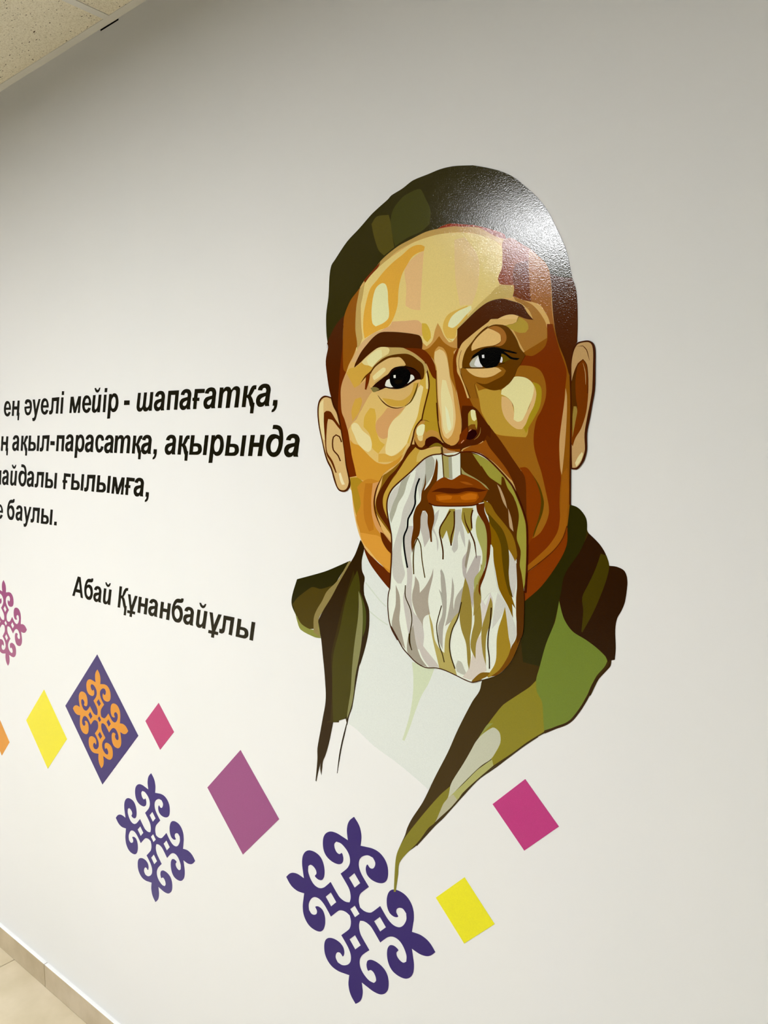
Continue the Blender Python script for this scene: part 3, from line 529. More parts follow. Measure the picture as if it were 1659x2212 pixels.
  ('P', (239, 239, 231), [905, 8044, 955, 8045, 955, 7993, 910, 7995]),
  ('L', (0, 0, 0), [720, 7852, 781, 7833, 851, 7814, 914, 7803, 977, 7799, 1041, 7802, 1103, 7812, 1166, 7828, 1227, 7850, 1268, 7871, 1314, 7895, 1358, 7920, 1395, 7940, 1393, 7943, 1355, 7924, 1309, 7901, 1262, 7878, 1220, 7860, 1160, 7838, 1099, 7822, 1038, 7813, 977, 7810, 915, 7813, 853, 7822, 783, 7838, 721, 7855]),
  ('L', (0, 0, 0), [793, 8061, 823, 8090, 860, 8122, 900, 8148, 947, 8160, 1000, 8167, 1052, 8171, 1103, 8172, 1153, 8168, 1202, 8162, 1253, 8151, 1303, 8137, 1350, 8119, 1398, 8092, 1443, 8058, 1482, 8030, 1486, 8032, 1449, 8063, 1406, 8099, 1359, 8131, 1310, 8152, 1258, 8168, 1206, 8179, 1154, 8186, 1102, 8189, 1049, 8188, 995, 8185, 940, 8176, 891, 8159, 850, 8130, 816, 8094, 788, 8064]),
 ]),
 ('eye_bag_line', [
  ('L', (76, 28, 0), [540, 7706, 566, 7674, 597, 7636, 631, 7600, 671, 7566, 715, 7535, 760, 7509, 825, 7484, 889, 7468, 943, 7460, 997, 7460, 1067, 7471, 1131, 7485, 1130, 7489, 1064, 7480, 995, 7473, 945, 7477, 895, 7485, 833, 7501, 771, 7525, 729, 7549, 687, 7579, 646, 7609, 608, 7643, 574, 7678, 545, 7708]),
  ('L', (95, 70, 0), [1152, 7492, 1210, 7515, 1270, 7545, 1313, 7585, 1345, 7631, 1367, 7668, 1387, 7708, 1405, 7749, 1419, 7793, 1432, 7838, 1442, 7875, 1436, 7877, 1421, 7841, 1402, 7798, 1383, 7755, 1364, 7716, 1344, 7676, 1322, 7641, 1292, 7596, 1256, 7557, 1202, 7523, 1149, 7496]),
 ]),
 ('eye', [
  ('P', (239, 202, 129), [2758, 8646, 2963, 8779, 3130, 8838, 3263, 8845, 3386, 8811, 3346, 8719, 3215, 8697, 3132, 8690, 3048, 8706, 2963, 8699]),
  ('P', (150, 96, 19), [2326, 8073, 2426, 8074, 2969, 8059, 3122, 8039, 3181, 7999, 3181, 7948, 3106, 7902, 2971, 7844, 2834, 7792, 2730, 7797, 2606, 7818, 2588, 7782, 2652, 7578, 2536, 7583, 2446, 7736, 2382, 7852, 2336, 7967]),
  ('P', (100, 57, 0), [2433, 8380, 2531, 8476, 2619, 8565, 2723, 8636, 2844, 8698, 2946, 8721, 3090, 8707, 3199, 8657, 3282, 8564, 3358, 8444, 3416, 8318, 3515, 8205, 3411, 8049, 3371, 8009, 3315, 7883, 3225, 7780, 3142, 7733, 3058, 7699, 2956, 7689, 2835, 7717, 2712, 7776, 2610, 7840, 2747, 7800, 2834, 7803, 2971, 7851, 3123, 7915, 3173, 7985, 3105, 8043, 2969, 8055, 2622, 8056, 2353, 8075, 2344, 8155, 2362, 8243, 2388, 8309]),
  ('P', (228, 188, 112), [2894, 8812, 2843, 8774, 2740, 8718, 2601, 8640, 2468, 8559, 2351, 8483, 2297, 8405, 2257, 8288, 2244, 8161, 2249, 8025, 2299, 7939, 2373, 7792, 2451, 7586, 2487, 7585, 2391, 7814, 2327, 7968, 2308, 8074, 2344, 8079, 2348, 8169, 2366, 8243, 2393, 8316, 2442, 8394, 2531, 8484, 2619, 8572, 2740, 8664, 2861, 8718, 2963, 8723, 3132, 8701, 3281, 8699, 3338, 8722, 3370, 8764]),
  ('L', (98, 47, 0), [2330, 8367, 2311, 8330, 2293, 8287, 2285, 8247, 2278, 8202, 2276, 8159, 2278, 8121, 2285, 8082, 2295, 8044, 2310, 7997, 2329, 7947, 2350, 7897, 2369, 7857, 2390, 7816, 2412, 7775, 2432, 7735, 2451, 7695, 2469, 7654, 2486, 7616, 2501, 7583, 2509, 7585, 2495, 7618, 2478, 7657, 2459, 7698, 2441, 7738, 2420, 7778, 2399, 7819, 2377, 7860, 2358, 7899, 2337, 7949, 2318, 7999, 2303, 8045, 2294, 8083, 2287, 8121, 2285, 8158, 2287, 8201, 2294, 8245, 2302, 8284, 2320, 8327, 2338, 8363]),
  ('P', (171, 109, 40), [2840, 8680, 2946, 8699, 3048, 8675, 3128, 8614, 3171, 8538, 3172, 8459, 3126, 8402, 3051, 8376, 2958, 8390, 3051, 8419, 3080, 8467, 3066, 8547, 3015, 8595, 2921, 8647]),
  ('P', (237, 196, 122), [2835, 8677, 2921, 8643, 3024, 8587, 3066, 8547, 3076, 8460, 3051, 8433, 2949, 8398, 2795, 8392, 2664, 8377, 2532, 8341, 2525, 8403, 2557, 8467, 2636, 8548, 2723, 8614]),
  ('P', (233, 193, 120), [2421, 8067, 2710, 8046, 2884, 8046, 2969, 8052, 3029, 8037, 3093, 7990, 3038, 7964, 2953, 7925, 2842, 7902, 2729, 7904, 2605, 7933, 2516, 7979, 2462, 8020]),
  ('P', (105, 81, 5), [3086, 8265, 3204, 8192, 3262, 8159, 3204, 8145, 3121, 8107, 3095, 8156]),
 ]),
 ('eyeball', [
  ('P', (190, 190, 171), [2490, 8138, 2533, 8194, 2603, 8241, 2665, 8270, 2745, 8069, 2675, 8069, 2533, 8081, 2502, 8099]),
  ('P', (239, 239, 237), [2582, 8124, 2604, 8182, 2656, 8245, 2683, 8199, 2736, 8070, 2640, 8080, 2595, 8101]),
  ('P', (239, 239, 239), [3062, 8122, 3074, 8215, 3103, 8199, 3111, 8155, 3096, 8116]),
  ('P', (0, 0, 0), [2656, 8260, 2708, 8322, 2881, 8345, 3009, 8328, 3086, 8258, 3074, 8172, 3037, 8102, 2952, 8056, 2832, 8051, 2754, 8076, 2692, 8146]),
  ('P', (0, 0, 0), [2517, 8209, 2559, 8267, 2656, 8319, 2751, 8363, 2881, 8372, 3009, 8362, 3136, 8322, 3261, 8288, 3368, 8248, 3352, 8237, 3245, 8260, 3128, 8291, 3220, 8226, 3287, 8186, 3414, 8163, 3369, 8139, 3246, 8166, 3179, 8218, 3094, 8257, 2968, 8252, 2796, 8264, 2673, 8266, 2594, 8238]),
  ('P', (239, 239, 239), [2726, 8262, 2768, 8266, 2774, 8211, 2731, 8214]),
  ('L', (0, 0, 0), [2390, 8071, 2429, 8069, 2476, 8066, 2525, 8062, 2575, 8059, 2622, 8057, 2677, 8053, 2732, 8050, 2785, 8048, 2832, 8047, 2881, 8048, 2929, 8053, 2971, 8059, 3014, 8073, 3056, 8088, 3104, 8100, 3148, 8109, 3145, 8117, 3101, 8107, 3052, 8096, 3010, 8080, 2968, 8066, 2927, 8060, 2879, 8056, 2832, 8055, 2785, 8056, 2732, 8058, 2677, 8062, 2622, 8065, 2575, 8068, 2525, 8071, 2476, 8074, 2429, 8077, 2390, 8079]),
 ]),
 ('ear', [
  ('P', (73, 29, 0), [-593, 7718, -748, 7755, -846, 7731, -921, 7660, -960, 7538, -963, 7362, -930, 7149, -860, 6901, -791, 6653, -721, 6495, -626, 6355, -557, 6163, -487, 6024, -417, 5956, -299, 5939, -205, 5978, -141, 6070, -151, 6191, -233, 6449, -288, 6743, -353, 7124, -431, 7436, -535, 7560]),
  ('P', (218, 183, 120), [-605, 7692, -725, 7723, -822, 7700, -897, 7624, -928, 7502, -926, 7343, -893, 7131, -836, 6918, -766, 6689, -696, 6530, -602, 6391, -532, 6216, -463, 6042, -393, 5980, -287, 5975, -211, 6030, -174, 6156, -245, 6432, -288, 6726, -365, 7089, -410, 7246, -466, 7420, -548, 7543]),
  ('P', (233, 216, 157), [-892, 7606, -798, 7682, -802, 7446, -782, 7182, -751, 6900, -830, 6936, -900, 7184, -920, 7449]),
  ('P', (95, 37, 0), [-790, 7428, -729, 7465, -609, 7441, -492, 7299, -364, 7150, -337, 7072, -446, 7168, -564, 7283, -683, 7312, -709, 7216, -738, 6918, -718, 6689, -576, 6514, -476, 6297, -507, 6296, -624, 6496, -743, 6653, -780, 7006, -798, 7270]),
  ('L', (73, 26, 0), [-329, 6877, -352, 6931, -386, 6986, -486, 7021, -566, 6976, -587, 6915, -594, 6847, -590, 6781, -571, 6720, -531, 6680, -490, 6650, -450, 6614, -421, 6565, -393, 6512, -363, 6521, -391, 6574, -421, 6627, -465, 6667, -506, 6696, -540, 6730, -556, 6784, -561, 6847, -554, 6912, -538, 6963, -483, 6997, -409, 6968, -383, 6922, -360, 6869]),
  ('P', (238, 227, 182), [-424, 6280, -381, 6307, -319, 6169, -273, 6083, -344, 6072, -390, 6150]),
 ]),
 ('ear', [
  ('P', (67, 24, 0), [4277, 7762, 4275, 8035, 4301, 8223, 4366, 8319, 4446, 8339, 4547, 8340, 4620, 8294, 4653, 8196, 4658, 7970, 4658, 7636, 4626, 7436, 4588, 7207, 4548, 6991, 4553, 6759, 4524, 6622, 4481, 6539, 4406, 6458, 4312, 6457, 4300, 6550]),
  ('P', (202, 163, 106), [4292, 7789, 4287, 8020, 4317, 8194, 4371, 8291, 4446, 8316, 4548, 8315, 4600, 8273, 4622, 8172, 4624, 7972, 4619, 7638, 4590, 7437, 4551, 7235, 4513, 6991, 4524, 6759, 4497, 6649, 4454, 6552, 4393, 6485, 4326, 6481, 4315, 6689]),
  ('P', (120, 54, 0), [4288, 7721, 4337, 7922, 4394, 8027, 4466, 8076, 4525, 8005, 4550, 7842, 4561, 7640, 4551, 7438, 4525, 7263, 4456, 7060, 4370, 6924, 4328, 6800, 4304, 6855]),
  ('P', (84, 43, 0), [4288, 7721, 4337, 7922, 4393, 8034, 4354, 7785, 4367, 7513, 4391, 7376, 4366, 7171, 4304, 7034]),
  ('P', (161, 133, 56), [4332, 7394, 4376, 7390, 4392, 7321, 4366, 7171, 4321, 6931, 4317, 7241]),
  ('L', (84, 35, 0), [4374, 8267, 4461, 8263, 4487, 8236, 4515, 8203, 4533, 8157, 4547, 8109, 4569, 8048, 4572, 8049, 4556, 8111, 4545, 8159, 4527, 8208, 4497, 8244, 4463, 8273, 4374, 8270]),
  ('L', (83, 34, 0), [4344, 7866, 4355, 7902, 4368, 7945, 4385, 7984, 4412, 8016, 4443, 8044, 4465, 8067, 4492, 8033, 4519, 7990, 4527, 7956, 4533, 7914, 4538, 7867, 4542, 7820, 4545, 7775, 4546, 7733, 4546, 7690, 4544, 7647, 4543, 7608, 4542, 7574, 4555, 7573, 4556, 7607, 4557, 7646, 4559, 7689, 4559, 7733, 4558, 7775, 4555, 7819, 4551, 7867, 4546, 7914, 4540, 7957, 4531, 7993, 4503, 8039, 4467, 8079, 4434, 8054, 4402, 8024, 4374, 7991, 4355, 7950, 4342, 7907, 4331, 7870]),
  ('L', (191, 153, 96), [4465, 8022, 4473, 7992, 4483, 7957, 4492, 7920, 4500, 7885, 4504, 7850, 4507, 7811, 4509, 7772, 4512, 7734, 4515, 7703, 4518, 7703, 4518, 7734, 4519, 7771, 4518, 7811, 4516, 7850, 4511, 7886, 4504, 7922, 4491, 7959, 4479, 7993, 4468, 8022]),
  ('P', (236, 223, 166), [4478, 6718, 4496, 6690, 4465, 6594, 4393, 6496, 4370, 6551, 4420, 6648]),
  ('L', (66, 23, 0), [4257, 7845, 4260, 7789, 4264, 7723, 4268, 7652, 4272, 7581, 4275, 7516, 4277, 7461, 4278, 7406, 4279, 7352, 4280, 7297, 4280, 7242, 4281, 7113, 4281, 6951, 4281, 6775, 4282, 6602, 4283, 6452, 4284, 6342, 4285, 6228, 4287, 6115, 4288, 6011, 4289, 5921, 4309, 5922, 4308, 6011, 4306, 6116, 4305, 6228, 4303, 6343, 4302, 6453, 4301, 6602, 4301, 6775, 4301, 6951, 4300, 7112, 4300, 7241, 4299, 7296, 4299, 7351, 4298, 7406, 4296, 7461, 4295, 7516, 4292, 7581, 4288, 7651, 4284, 7722, 4280, 7788, 4277, 7844]),
 ]),
 ('beard', [
  ('P', (232, 237, 220), [1931, 6666, 1758, 6649, 1601, 6592, 1462, 6494, 1280, 6345, 1032, 6168, 863, 6030, 766, 5868, 744, 5699, 775, 5500, 816, 5335, 848, 5169, 846, 4832, 822, 4492, 799, 4217, 766, 4111, 754, 3886, 785, 3633, 849, 3471, 977, 3302, 977, 3338, 1103, 3171, 1250, 3060, 1395, 2967, 1599, 2912, 1839, 2948, 2035, 2935, 2285, 2885, 2436, 2849, 2585, 2838, 2767, 2914, 3052, 3048, 3190, 3168, 3326, 3347, 3425, 3563, 3506, 3803, 3537, 4034, 3541, 4334, 3538, 4558, 3567, 4858, 3578, 5228, 3566, 5565, 3514, 5753, 3412, 5982, 3310, 6170, 3208, 6285, 3071, 6415, 2897, 6561, 2721, 6664, 2542, 6705, 2333, 6704, 1987, 6674]),
  ('P', (203, 201, 189), [1442, 6461, 1502, 6350, 1482, 6237, 1401, 6138, 1380, 5862, 1278, 5629, 1196, 5525, 1174, 5359, 1111, 5189, 1069, 4936, 1110, 4689, 1151, 4527, 1066, 4350, 982, 4340, 876, 4463, 856, 4833, 922, 5091, 1050, 5434, 1113, 5685, 1238, 5921, 1361, 6218, 1402, 6380]),
  ('P', (179, 180, 161), [1601, 6592, 1738, 6640, 1797, 6546, 1777, 6356, 1699, 6227, 1561, 6047, 1541, 5934, 1511, 6061, 1581, 6320, 1571, 6512]),
  ('P', (207, 207, 194), [1482, 6510, 1601, 6576, 1601, 6352, 1541, 6143, 1481, 5866, 1441, 6107, 1482, 6270, 1381, 6380]),
  ('P', (176, 176, 155), [1074, 6177, 1280, 6313, 1198, 6148, 1135, 5966, 1009, 5796, 946, 5643, 838, 5420, 803, 5569, 861, 5755, 989, 5977]),
  ('P', (209, 207, 194), [884, 6006, 1032, 6126, 989, 5960, 883, 5773, 818, 5603, 765, 5701, 787, 5852]),
  ('P', (201, 196, 186), [1195, 5394, 1329, 5402, 1318, 5122, 1276, 4871, 1316, 4544, 1295, 4209, 1335, 3880, 1499, 3737, 1570, 3498, 1539, 3228, 1292, 3186, 1189, 3607, 1107, 4102, 1192, 4364, 1193, 4614, 1131, 4942, 1143, 5191]),
  ('P', (167, 158, 139), [939, 4310, 1023, 4142, 1043, 3925, 1021, 3667, 1104, 3340, 1156, 3163, 977, 3319, 849, 3540, 872, 3731, 937, 3962]),
  ('P', (172, 162, 145), [1378, 4518, 1459, 4411, 1479, 4232, 1600, 4361, 1720, 4554, 1769, 4698, 1759, 4542, 1680, 4256, 1660, 4090, 1700, 3881, 1600, 3834, 1549, 3744, 1549, 3578, 1519, 3690, 1397, 3839, 1315, 4045, 1316, 4212, 1357, 4350]),
  ('P', (172, 171, 155), [1935, 4706, 1993, 4616, 2032, 4428, 2052, 4140, 2033, 3895, 1976, 3643, 1967, 3301, 1878, 3465, 1888, 3630, 1956, 3836, 1975, 3968, 1936, 4206, 1887, 4346, 1945, 4288, 1925, 4528]),
  ('P', (194, 189, 177), [1511, 5641, 1601, 5687, 1660, 5553, 1700, 5362, 1700, 5233, 1580, 5046, 1541, 5221, 1491, 5381]),
  ('P', (198, 197, 184), [1797, 5625, 1894, 5726, 1856, 5565, 1778, 5400, 1876, 5167, 1857, 4989, 1827, 5243, 1739, 5397]),
  ('P', (197, 196, 184), [2217, 5735, 2338, 5750, 2348, 5563, 2405, 5349, 2425, 5109, 2350, 5267, 2312, 5389, 2275, 5277, 2276, 5088, 2201, 5003, 2154, 5062, 2200, 5271, 2228, 5509]),
  ('P', (177, 172, 157), [2165, 4587, 2204, 4400, 2186, 4158, 2196, 4015, 2242, 4245, 2391, 4453, 2337, 4018, 2168, 3834, 2018, 3715, 2072, 3901, 2138, 4232]),
  ('P', (187, 179, 170), [2370, 4908, 2462, 5057, 2506, 5263, 2534, 5141, 2463, 4823, 2445, 4664, 2536, 4830, 2626, 4994, 2734, 5004, 2682, 4689, 2611, 4557, 2594, 4367, 2592, 4085, 2521, 4280, 2446, 4538, 2381, 4657]),
  ('P', (150, 140, 119), [2497, 5263, 2534, 5172, 2481, 4903, 2445, 4758, 2417, 4818, 2462, 5057]),
  ('P', (165, 157, 139), [1334, 3630, 1396, 3304, 1498, 3070, 1640, 2928, 1457, 2945, 1250, 3043, 1188, 3185, 1230, 3446]),
  ('P', (202, 195, 184), [1396, 3472, 1559, 3281, 1800, 3073, 1898, 2976, 1680, 2935, 1538, 3077, 1437, 3294]),
  ('P', (181, 166, 92), [1670, 3911, 1759, 3694, 1799, 3453, 1898, 3305, 2005, 3241, 2034, 3572, 2167, 3851, 2337, 4035, 2262, 3865, 2168, 3642, 2121, 3424, 2150, 3217, 2228, 3004, 2266, 2897, 2074, 2926, 1898, 2959, 1839, 3163, 1779, 3367, 1740, 3526]),
  ('P', (176, 171, 157), [1915, 4689, 1993, 4569, 2032, 4380, 2051, 4206, 1994, 3842, 1957, 3347, 1878, 3531, 1878, 3711, 1955, 3902, 1974, 4131]),
  ('P', (190, 190, 173), [2284, 3160, 2360, 3141, 2416, 3039, 2473, 2937, 2379, 2935, 2266, 2962, 2246, 3056]),
  ('P', (216, 206, 191), [2671, 3593, 2761, 3686, 2763, 3451, 2837, 3180, 2856, 3089, 2676, 2960, 2566, 2875, 2380, 2887, 2491, 3037, 2564, 3258]),
  ('P', (208, 205, 194), [3272, 5144, 3357, 5032, 3393, 4886, 3396, 4616, 3348, 4370, 3296, 4499, 3260, 4676, 3257, 4902]),
  ('P', (212, 212, 199), [3056, 4425, 3213, 4261, 3335, 4035, 3396, 3892, 3406, 3772, 3306, 3565, 3234, 3959, 3197, 4198, 3095, 4000, 2956, 3810, 2989, 4109]),
  ('P', (221, 215, 206), [2739, 4293, 2829, 4180, 2916, 4408, 2970, 4260, 2848, 3996, 2760, 3843]),
  ('P', (152, 132, 55), [2427, 4608, 2502, 4436, 2558, 4128, 2560, 3813, 2525, 3570, 2545, 3255, 2513, 3041, 2481, 3163, 2451, 3478, 2357, 3703, 2318, 3921, 2354, 4260]),
  ('P', (153, 133, 55), [2734, 4881, 2789, 4748, 2665, 4533, 2702, 4350, 2721, 4228, 2759, 3921, 2752, 3763, 2654, 3527, 2641, 3248, 2544, 3430, 2561, 3655, 2615, 3900, 2594, 4290, 2620, 4528, 2718, 4710]),
  ('P', (153, 133, 55), [2925, 4339, 2962, 4228, 2951, 4011, 2903, 3849, 2851, 3685, 2835, 3463, 2846, 3174, 2782, 3375, 2753, 3606, 2760, 3796, 2830, 4025]),
  ('P', (163, 133, 33), [3196, 4213, 3233, 3990, 3270, 3720, 3306, 3565, 3274, 3383, 3190, 3229, 3051, 3071, 2893, 2978, 2866, 2997, 2997, 3194, 3040, 3342, 3046, 3654, 3079, 3844, 3147, 4038]),
  ('P', (115, 68, 0), [3392, 4945, 3459, 4892, 3530, 4557, 3541, 4334, 3537, 4034, 3506, 3803, 3425, 3563, 3326, 3347, 3190, 3168, 3052, 3048, 2928, 3001, 3103, 3151, 3257, 3396, 3323, 3576, 3398, 3710, 3422, 3866, 3402, 4090, 3398, 4391, 3413, 4588]),
  ('P', (128, 93, 13), [2566, 2859, 2676, 2976, 2766, 3041, 2919, 3070, 2874, 2998, 2767, 2930, 2676, 2861, 2585, 2834]),
  ('P', (155, 138, 53), [2104, 5745, 2217, 5751, 2218, 5461, 2163, 5174, 2129, 5131, 2049, 5379, 1963, 5221, 1924, 5282, 1914, 5409, 1991, 5541]),
  ('P', (157, 139, 54), [2366, 5774, 2576, 5785, 2550, 5607, 2565, 5453, 2533, 5397, 2478, 5347, 2423, 5444, 2348, 5595]),
  ('L', (69, 33, 0), [2111, 5720, 2087, 5686, 2057, 5646, 2026, 5603, 1998, 5564, 1965, 5519, 1932, 5472, 1906, 5429, 1890, 5378, 1886, 5327, 1892, 5290, 1903, 5250, 1915, 5209, 1926, 5168, 1935, 5129, 1944, 5089, 1953, 5050, 1958, 5013, 1961, 4963, 1960, 4912, 1959, 4870, 1988, 4872, 1989, 4915, 1990, 4966, 1987, 5017, 1981, 5056, 1973, 5096, 1963, 5136, 1954, 5175, 1943, 5216, 1931, 5258, 1921, 5297, 1915, 5330, 1918, 5377, 1933, 5422, 1957, 5462, 1989, 5508, 2022, 5553, 2050, 5592, 2081, 5635, 2111, 5675, 2135, 5709]),
  ('L', (70, 33, 0), [2188, 5710, 2190, 5667, 2192, 5616, 2193, 5562, 2193, 5508, 2189, 5461, 2178, 5413, 2161, 5363, 2143, 5314, 2130, 5268, 2125, 5215, 2126, 5163, 2126, 5120, 2155, 5123, 2154, 5166, 2153, 5216, 2158, 5266, 2170, 5310, 2188, 5358, 2206, 5409, 2217, 5460, 2221, 5509, 2221, 5563, 2220, 5618, 2218, 5669, 2217, 5712]),
  ('L', (70, 33, 0), [2396, 5703, 2400, 5666, 2404, 5623, 2410, 5578, 2421, 5534, 2436, 5497, 2456, 5459, 2479, 5422, 2501, 5386, 2521, 5353, 2541, 5316, 2561, 5280, 2580, 5243, 2593, 5205, 2605, 5160, 2616, 5106, 2627, 5050, 2636, 4997, 2645, 4952, 2651, 4953, 2647, 4998, 2642, 5053, 2636, 5110, 2629, 5165, 2620, 5213, 2605, 5253, 2586, 5291, 2566, 5327, 2545, 5364, 2526, 5398, 2503, 5434, 2481, 5471, 2459, 5507, 2442, 5541, 2428, 5582, 2418, 5626, 2410, 5668, 2403, 5704]),
  ('L', (71, 33, 0), [2557, 5756, 2547, 5722, 2534, 5680, 2527, 5637, 2527, 5601, 2529, 5559, 2534, 5517, 2538, 5477, 2541, 5443, 2568, 5447, 2565, 5480, 2561, 5520, 2557, 5562, 2554, 5603, 2554, 5637, 2561, 5677, 2573, 5717, 2584, 5752]),
  ('L', (56, 37, 0), [1150, 4329, 1147, 4285, 1143, 4232, 1142, 4176, 1149, 4123, 1167, 4078, 1192, 4033, 1219, 3988, 1245, 3944, 1264, 3902, 1277, 3855, 1287, 3807, 1293, 3757, 1294, 3707, 1289, 3664, 1280, 3619, 1269, 3572, 1259, 3526, 1252, 3483, 1248, 3434, 1247, 3384, 1248, 3337, 1251, 3295, 1265, 3234, 1282, 3182, 1302, 3190, 1286, 3241, 1272, 3300, 1269, 3341, 1268, 3387, 1269, 3436, 1272, 3484, 1279, 3527, 1290, 3572, 1301, 3619, 1310, 3665, 1314, 3710, 1313, 3761, 1308, 3812, 1298, 3861, 1283, 3909, 1264, 3952, 1238, 3997, 1211, 4042, 1186, 4086, 1170, 4128, 1163, 4179, 1164, 4234, 1168, 4287, 1171, 4331]),
  ('L', (56, 37, 0), [1230, 3463, 1228, 3417, 1225, 3363, 1230, 3309, 1248, 3257, 1272, 3207, 1293, 3166, 1312, 3175, 1291, 3217, 1267, 3266, 1251, 3315, 1246, 3367, 1249, 3420, 1251, 3466]),
  ('L', (75, 50, 0), [1421, 5196, 1444, 5159, 1471, 5115, 1490, 5069, 1498, 5026, 1504, 4976, 1508, 4921, 1513, 4865, 1520, 4811, 1531, 4751, 1544, 4686, 1557, 4620, 1570, 4560, 1580, 4509, 1600, 4513, 1590, 4565, 1577, 4625, 1563, 4690, 1551, 4755, 1540, 4815, 1533, 4868, 1529, 4924, 1524, 4979, 1518, 5030, 1510, 5074, 1490, 5122, 1462, 5167, 1439, 5204]),
  ('L', (75, 50, 0), [1419, 5200, 1395, 5155, 1367, 5101, 1346, 5045, 1338, 5000, 1333, 4950, 1329, 4898, 1327, 4845, 1325, 4793, 1325, 4742, 1327, 4688, 1330, 4636, 1333, 4587, 1335, 4546, 1359, 4549, 1357, 4591, 1354, 4639, 1352, 4691, 1350, 4744, 1350, 4796, 1351, 4847, 1353, 4899, 1357, 4951, 1363, 5000, 1370, 5042, 1390, 5096, 1417, 5149, 1441, 5194]),
  ('L', (57, 37, 0), [1936, 4067, 1918, 4009, 1896, 3940, 1873, 3866, 1853, 3797, 1838, 3739, 1832, 3689, 1833, 3639, 1839, 3590, 1845, 3546, 1854, 3495, 1865, 3442, 1877, 3392, 1888, 3350, 1906, 3308, 1928, 3269, 1947, 3229, 1961, 3191, 1974, 3149, 1986, 3108, 1996, 3074, 2015, 3081, 2005, 3115, 1993, 3156, 1980, 3198, 1966, 3237, 1946, 3278, 1924, 3317, 1907, 3358, 1896, 3399, 1885, 3448, 1874, 3501, 1865, 3551, 1858, 3594, 1853, 3642, 1852, 3691, 1858, 3740, 1872, 3796, 1892, 3865, 1915, 3938, 1937, 4008, 1955, 4065]),
  ('L', (57, 37, 0), [2344, 4181, 2332, 4133, 2319, 4076, 2304, 4015, 2288, 3955, 2270, 3901, 2251, 3857, 2227, 3812, 2201, 3768, 2177, 3722, 2157, 3675, 2141, 3625, 2127, 3573, 2116, 3521, 2108, 3470, 2104, 3421, 2103, 3378, 2106, 3335, 2111, 3293, 2120, 3252, 2130, 3212, 2144, 3167, 2162, 3121, 2182, 3076, 2201, 3034, 2217, 2999, 2238, 3009, 2223, 3045, 2204, 3086, 2184, 3131, 2166, 3177, 2152, 3220, 2142, 3259, 2134, 3300, 2129, 3341, 2126, 3382, 2127, 3424, 2131, 3471, 2139, 3521, 2150, 3573, 2163, 3624, 2179, 3672, 2198, 3717, 2221, 3762, 2247, 3806, 2271, 3852, 2292, 3898, 2310, 3954, 2326, 4014, 2341, 4075, 2354, 4132, 2366, 4180]),
  ('L', (43, 21, 0), [2928, 4163, 2925, 4120, 2922, 4070, 2918, 4016, 2914, 3962, 2909, 3913, 2903, 3872, 2896, 3830, 2888, 3789, 2880, 3747, 2875, 3705, 2871, 3664, 2868, 3622, 2867, 3580, 2866, 3539, 2868, 3499, 2873, 3452, 2881, 3406, 2890, 3361, 2896, 3316, 2899, 3268, 2900, 3217, 2901, 3170, 2901, 3129, 2924, 3134, 2924, 3174, 2923, 3222, 2922, 3272, 2919, 3322, 2913, 3368, 2904, 3413, 2896, 3459, 2891, 3504, 2890, 3543, 2890, 3583, 2892, 3624, 2894, 3666, 2898, 3707, 2903, 3748, 2910, 3789, 2918, 3830, 2926, 3872, 2932, 3914, 2937, 3963, 2941, 4017, 2944, 4071, 2948, 4122, 2951, 4165]),
  ('L', (0, 0, 0), [1462, 6250, 1441, 6209, 1415, 6160, 1395, 6109, 1383, 6065, 1375, 6017, 1368, 5970, 1363, 5927, 1364, 5882, 1367, 5839, 1363, 5799, 1349, 5760, 1328, 5716, 1304, 5673, 1283, 5636, 1245, 5585, 1210, 5531, 1201, 5490, 1198, 5447, 1196, 5404, 1188, 5364, 1166, 5314, 1137, 5263, 1115, 5209, 1108, 5163, 1107, 5116, 1110, 5068, 1114, 5022, 1120, 4977, 1128, 4929, 1137, 4880, 1147, 4833, 1155, 4791, 1167, 4740, 1179, 4688, 1190, 4645, 1225, 4654, 1214, 4697, 1201, 4748, 1190, 4800, 1181, 4841, 1172, 4887, 1163, 4936, 1155, 4984, 1149, 5027, 1145, 5073, 1143, 5119, 1144, 5164, 1150, 5205, 1169, 5255, 1198, 5305, 1222, 5359, 1230, 5403, 1233, 5448, 1236, 5489, 1243, 5523, 1275, 5573, 1314, 5624, 1336, 5663, 1360, 5707, 1382, 5753, 1397, 5795, 1402, 5841, 1398, 5885, 1398, 5927, 1402, 5969, 1409, 6015, 1417, 6061, 1428, 6103, 1447, 6152, 1472, 6200, 1493, 6240]),
  ('P', (87, 45, 0), [2333, 6704, 2542, 6696, 2721, 6634, 2880, 6456, 3106, 6341, 3243, 6182, 3329, 6008, 3431, 5807, 3515, 5665, 3519, 5371, 3507, 5000, 3539, 4482, 3543, 4184, 3522, 3805, 3424, 3637, 3411, 4015, 3412, 4617, 3399, 4990, 3354, 5239, 3251, 5410, 3079, 5578, 2938, 5781, 2850, 5913, 2655, 5858, 2546, 6068, 2335, 6214]),
  ('P', (160, 154, 58), [2560, 6678, 2721, 6641, 2897, 6546, 3054, 6414, 3191, 6284, 3293, 6169, 3395, 5996, 3497, 5766, 3558, 5565, 3573, 5228, 3567, 4858, 3553, 4633, 3533, 4541, 3494, 4776, 3458, 4921, 3472, 5145, 3404, 5317, 3402, 5436, 3425, 5586, 3432, 5719, 3397, 5864, 3329, 6008, 3226, 6137, 3157, 6298, 3114, 6319, 3107, 6178, 3004, 6234, 2882, 6306, 2793, 6409, 2731, 6491, 2731, 6468, 2668, 6543]),
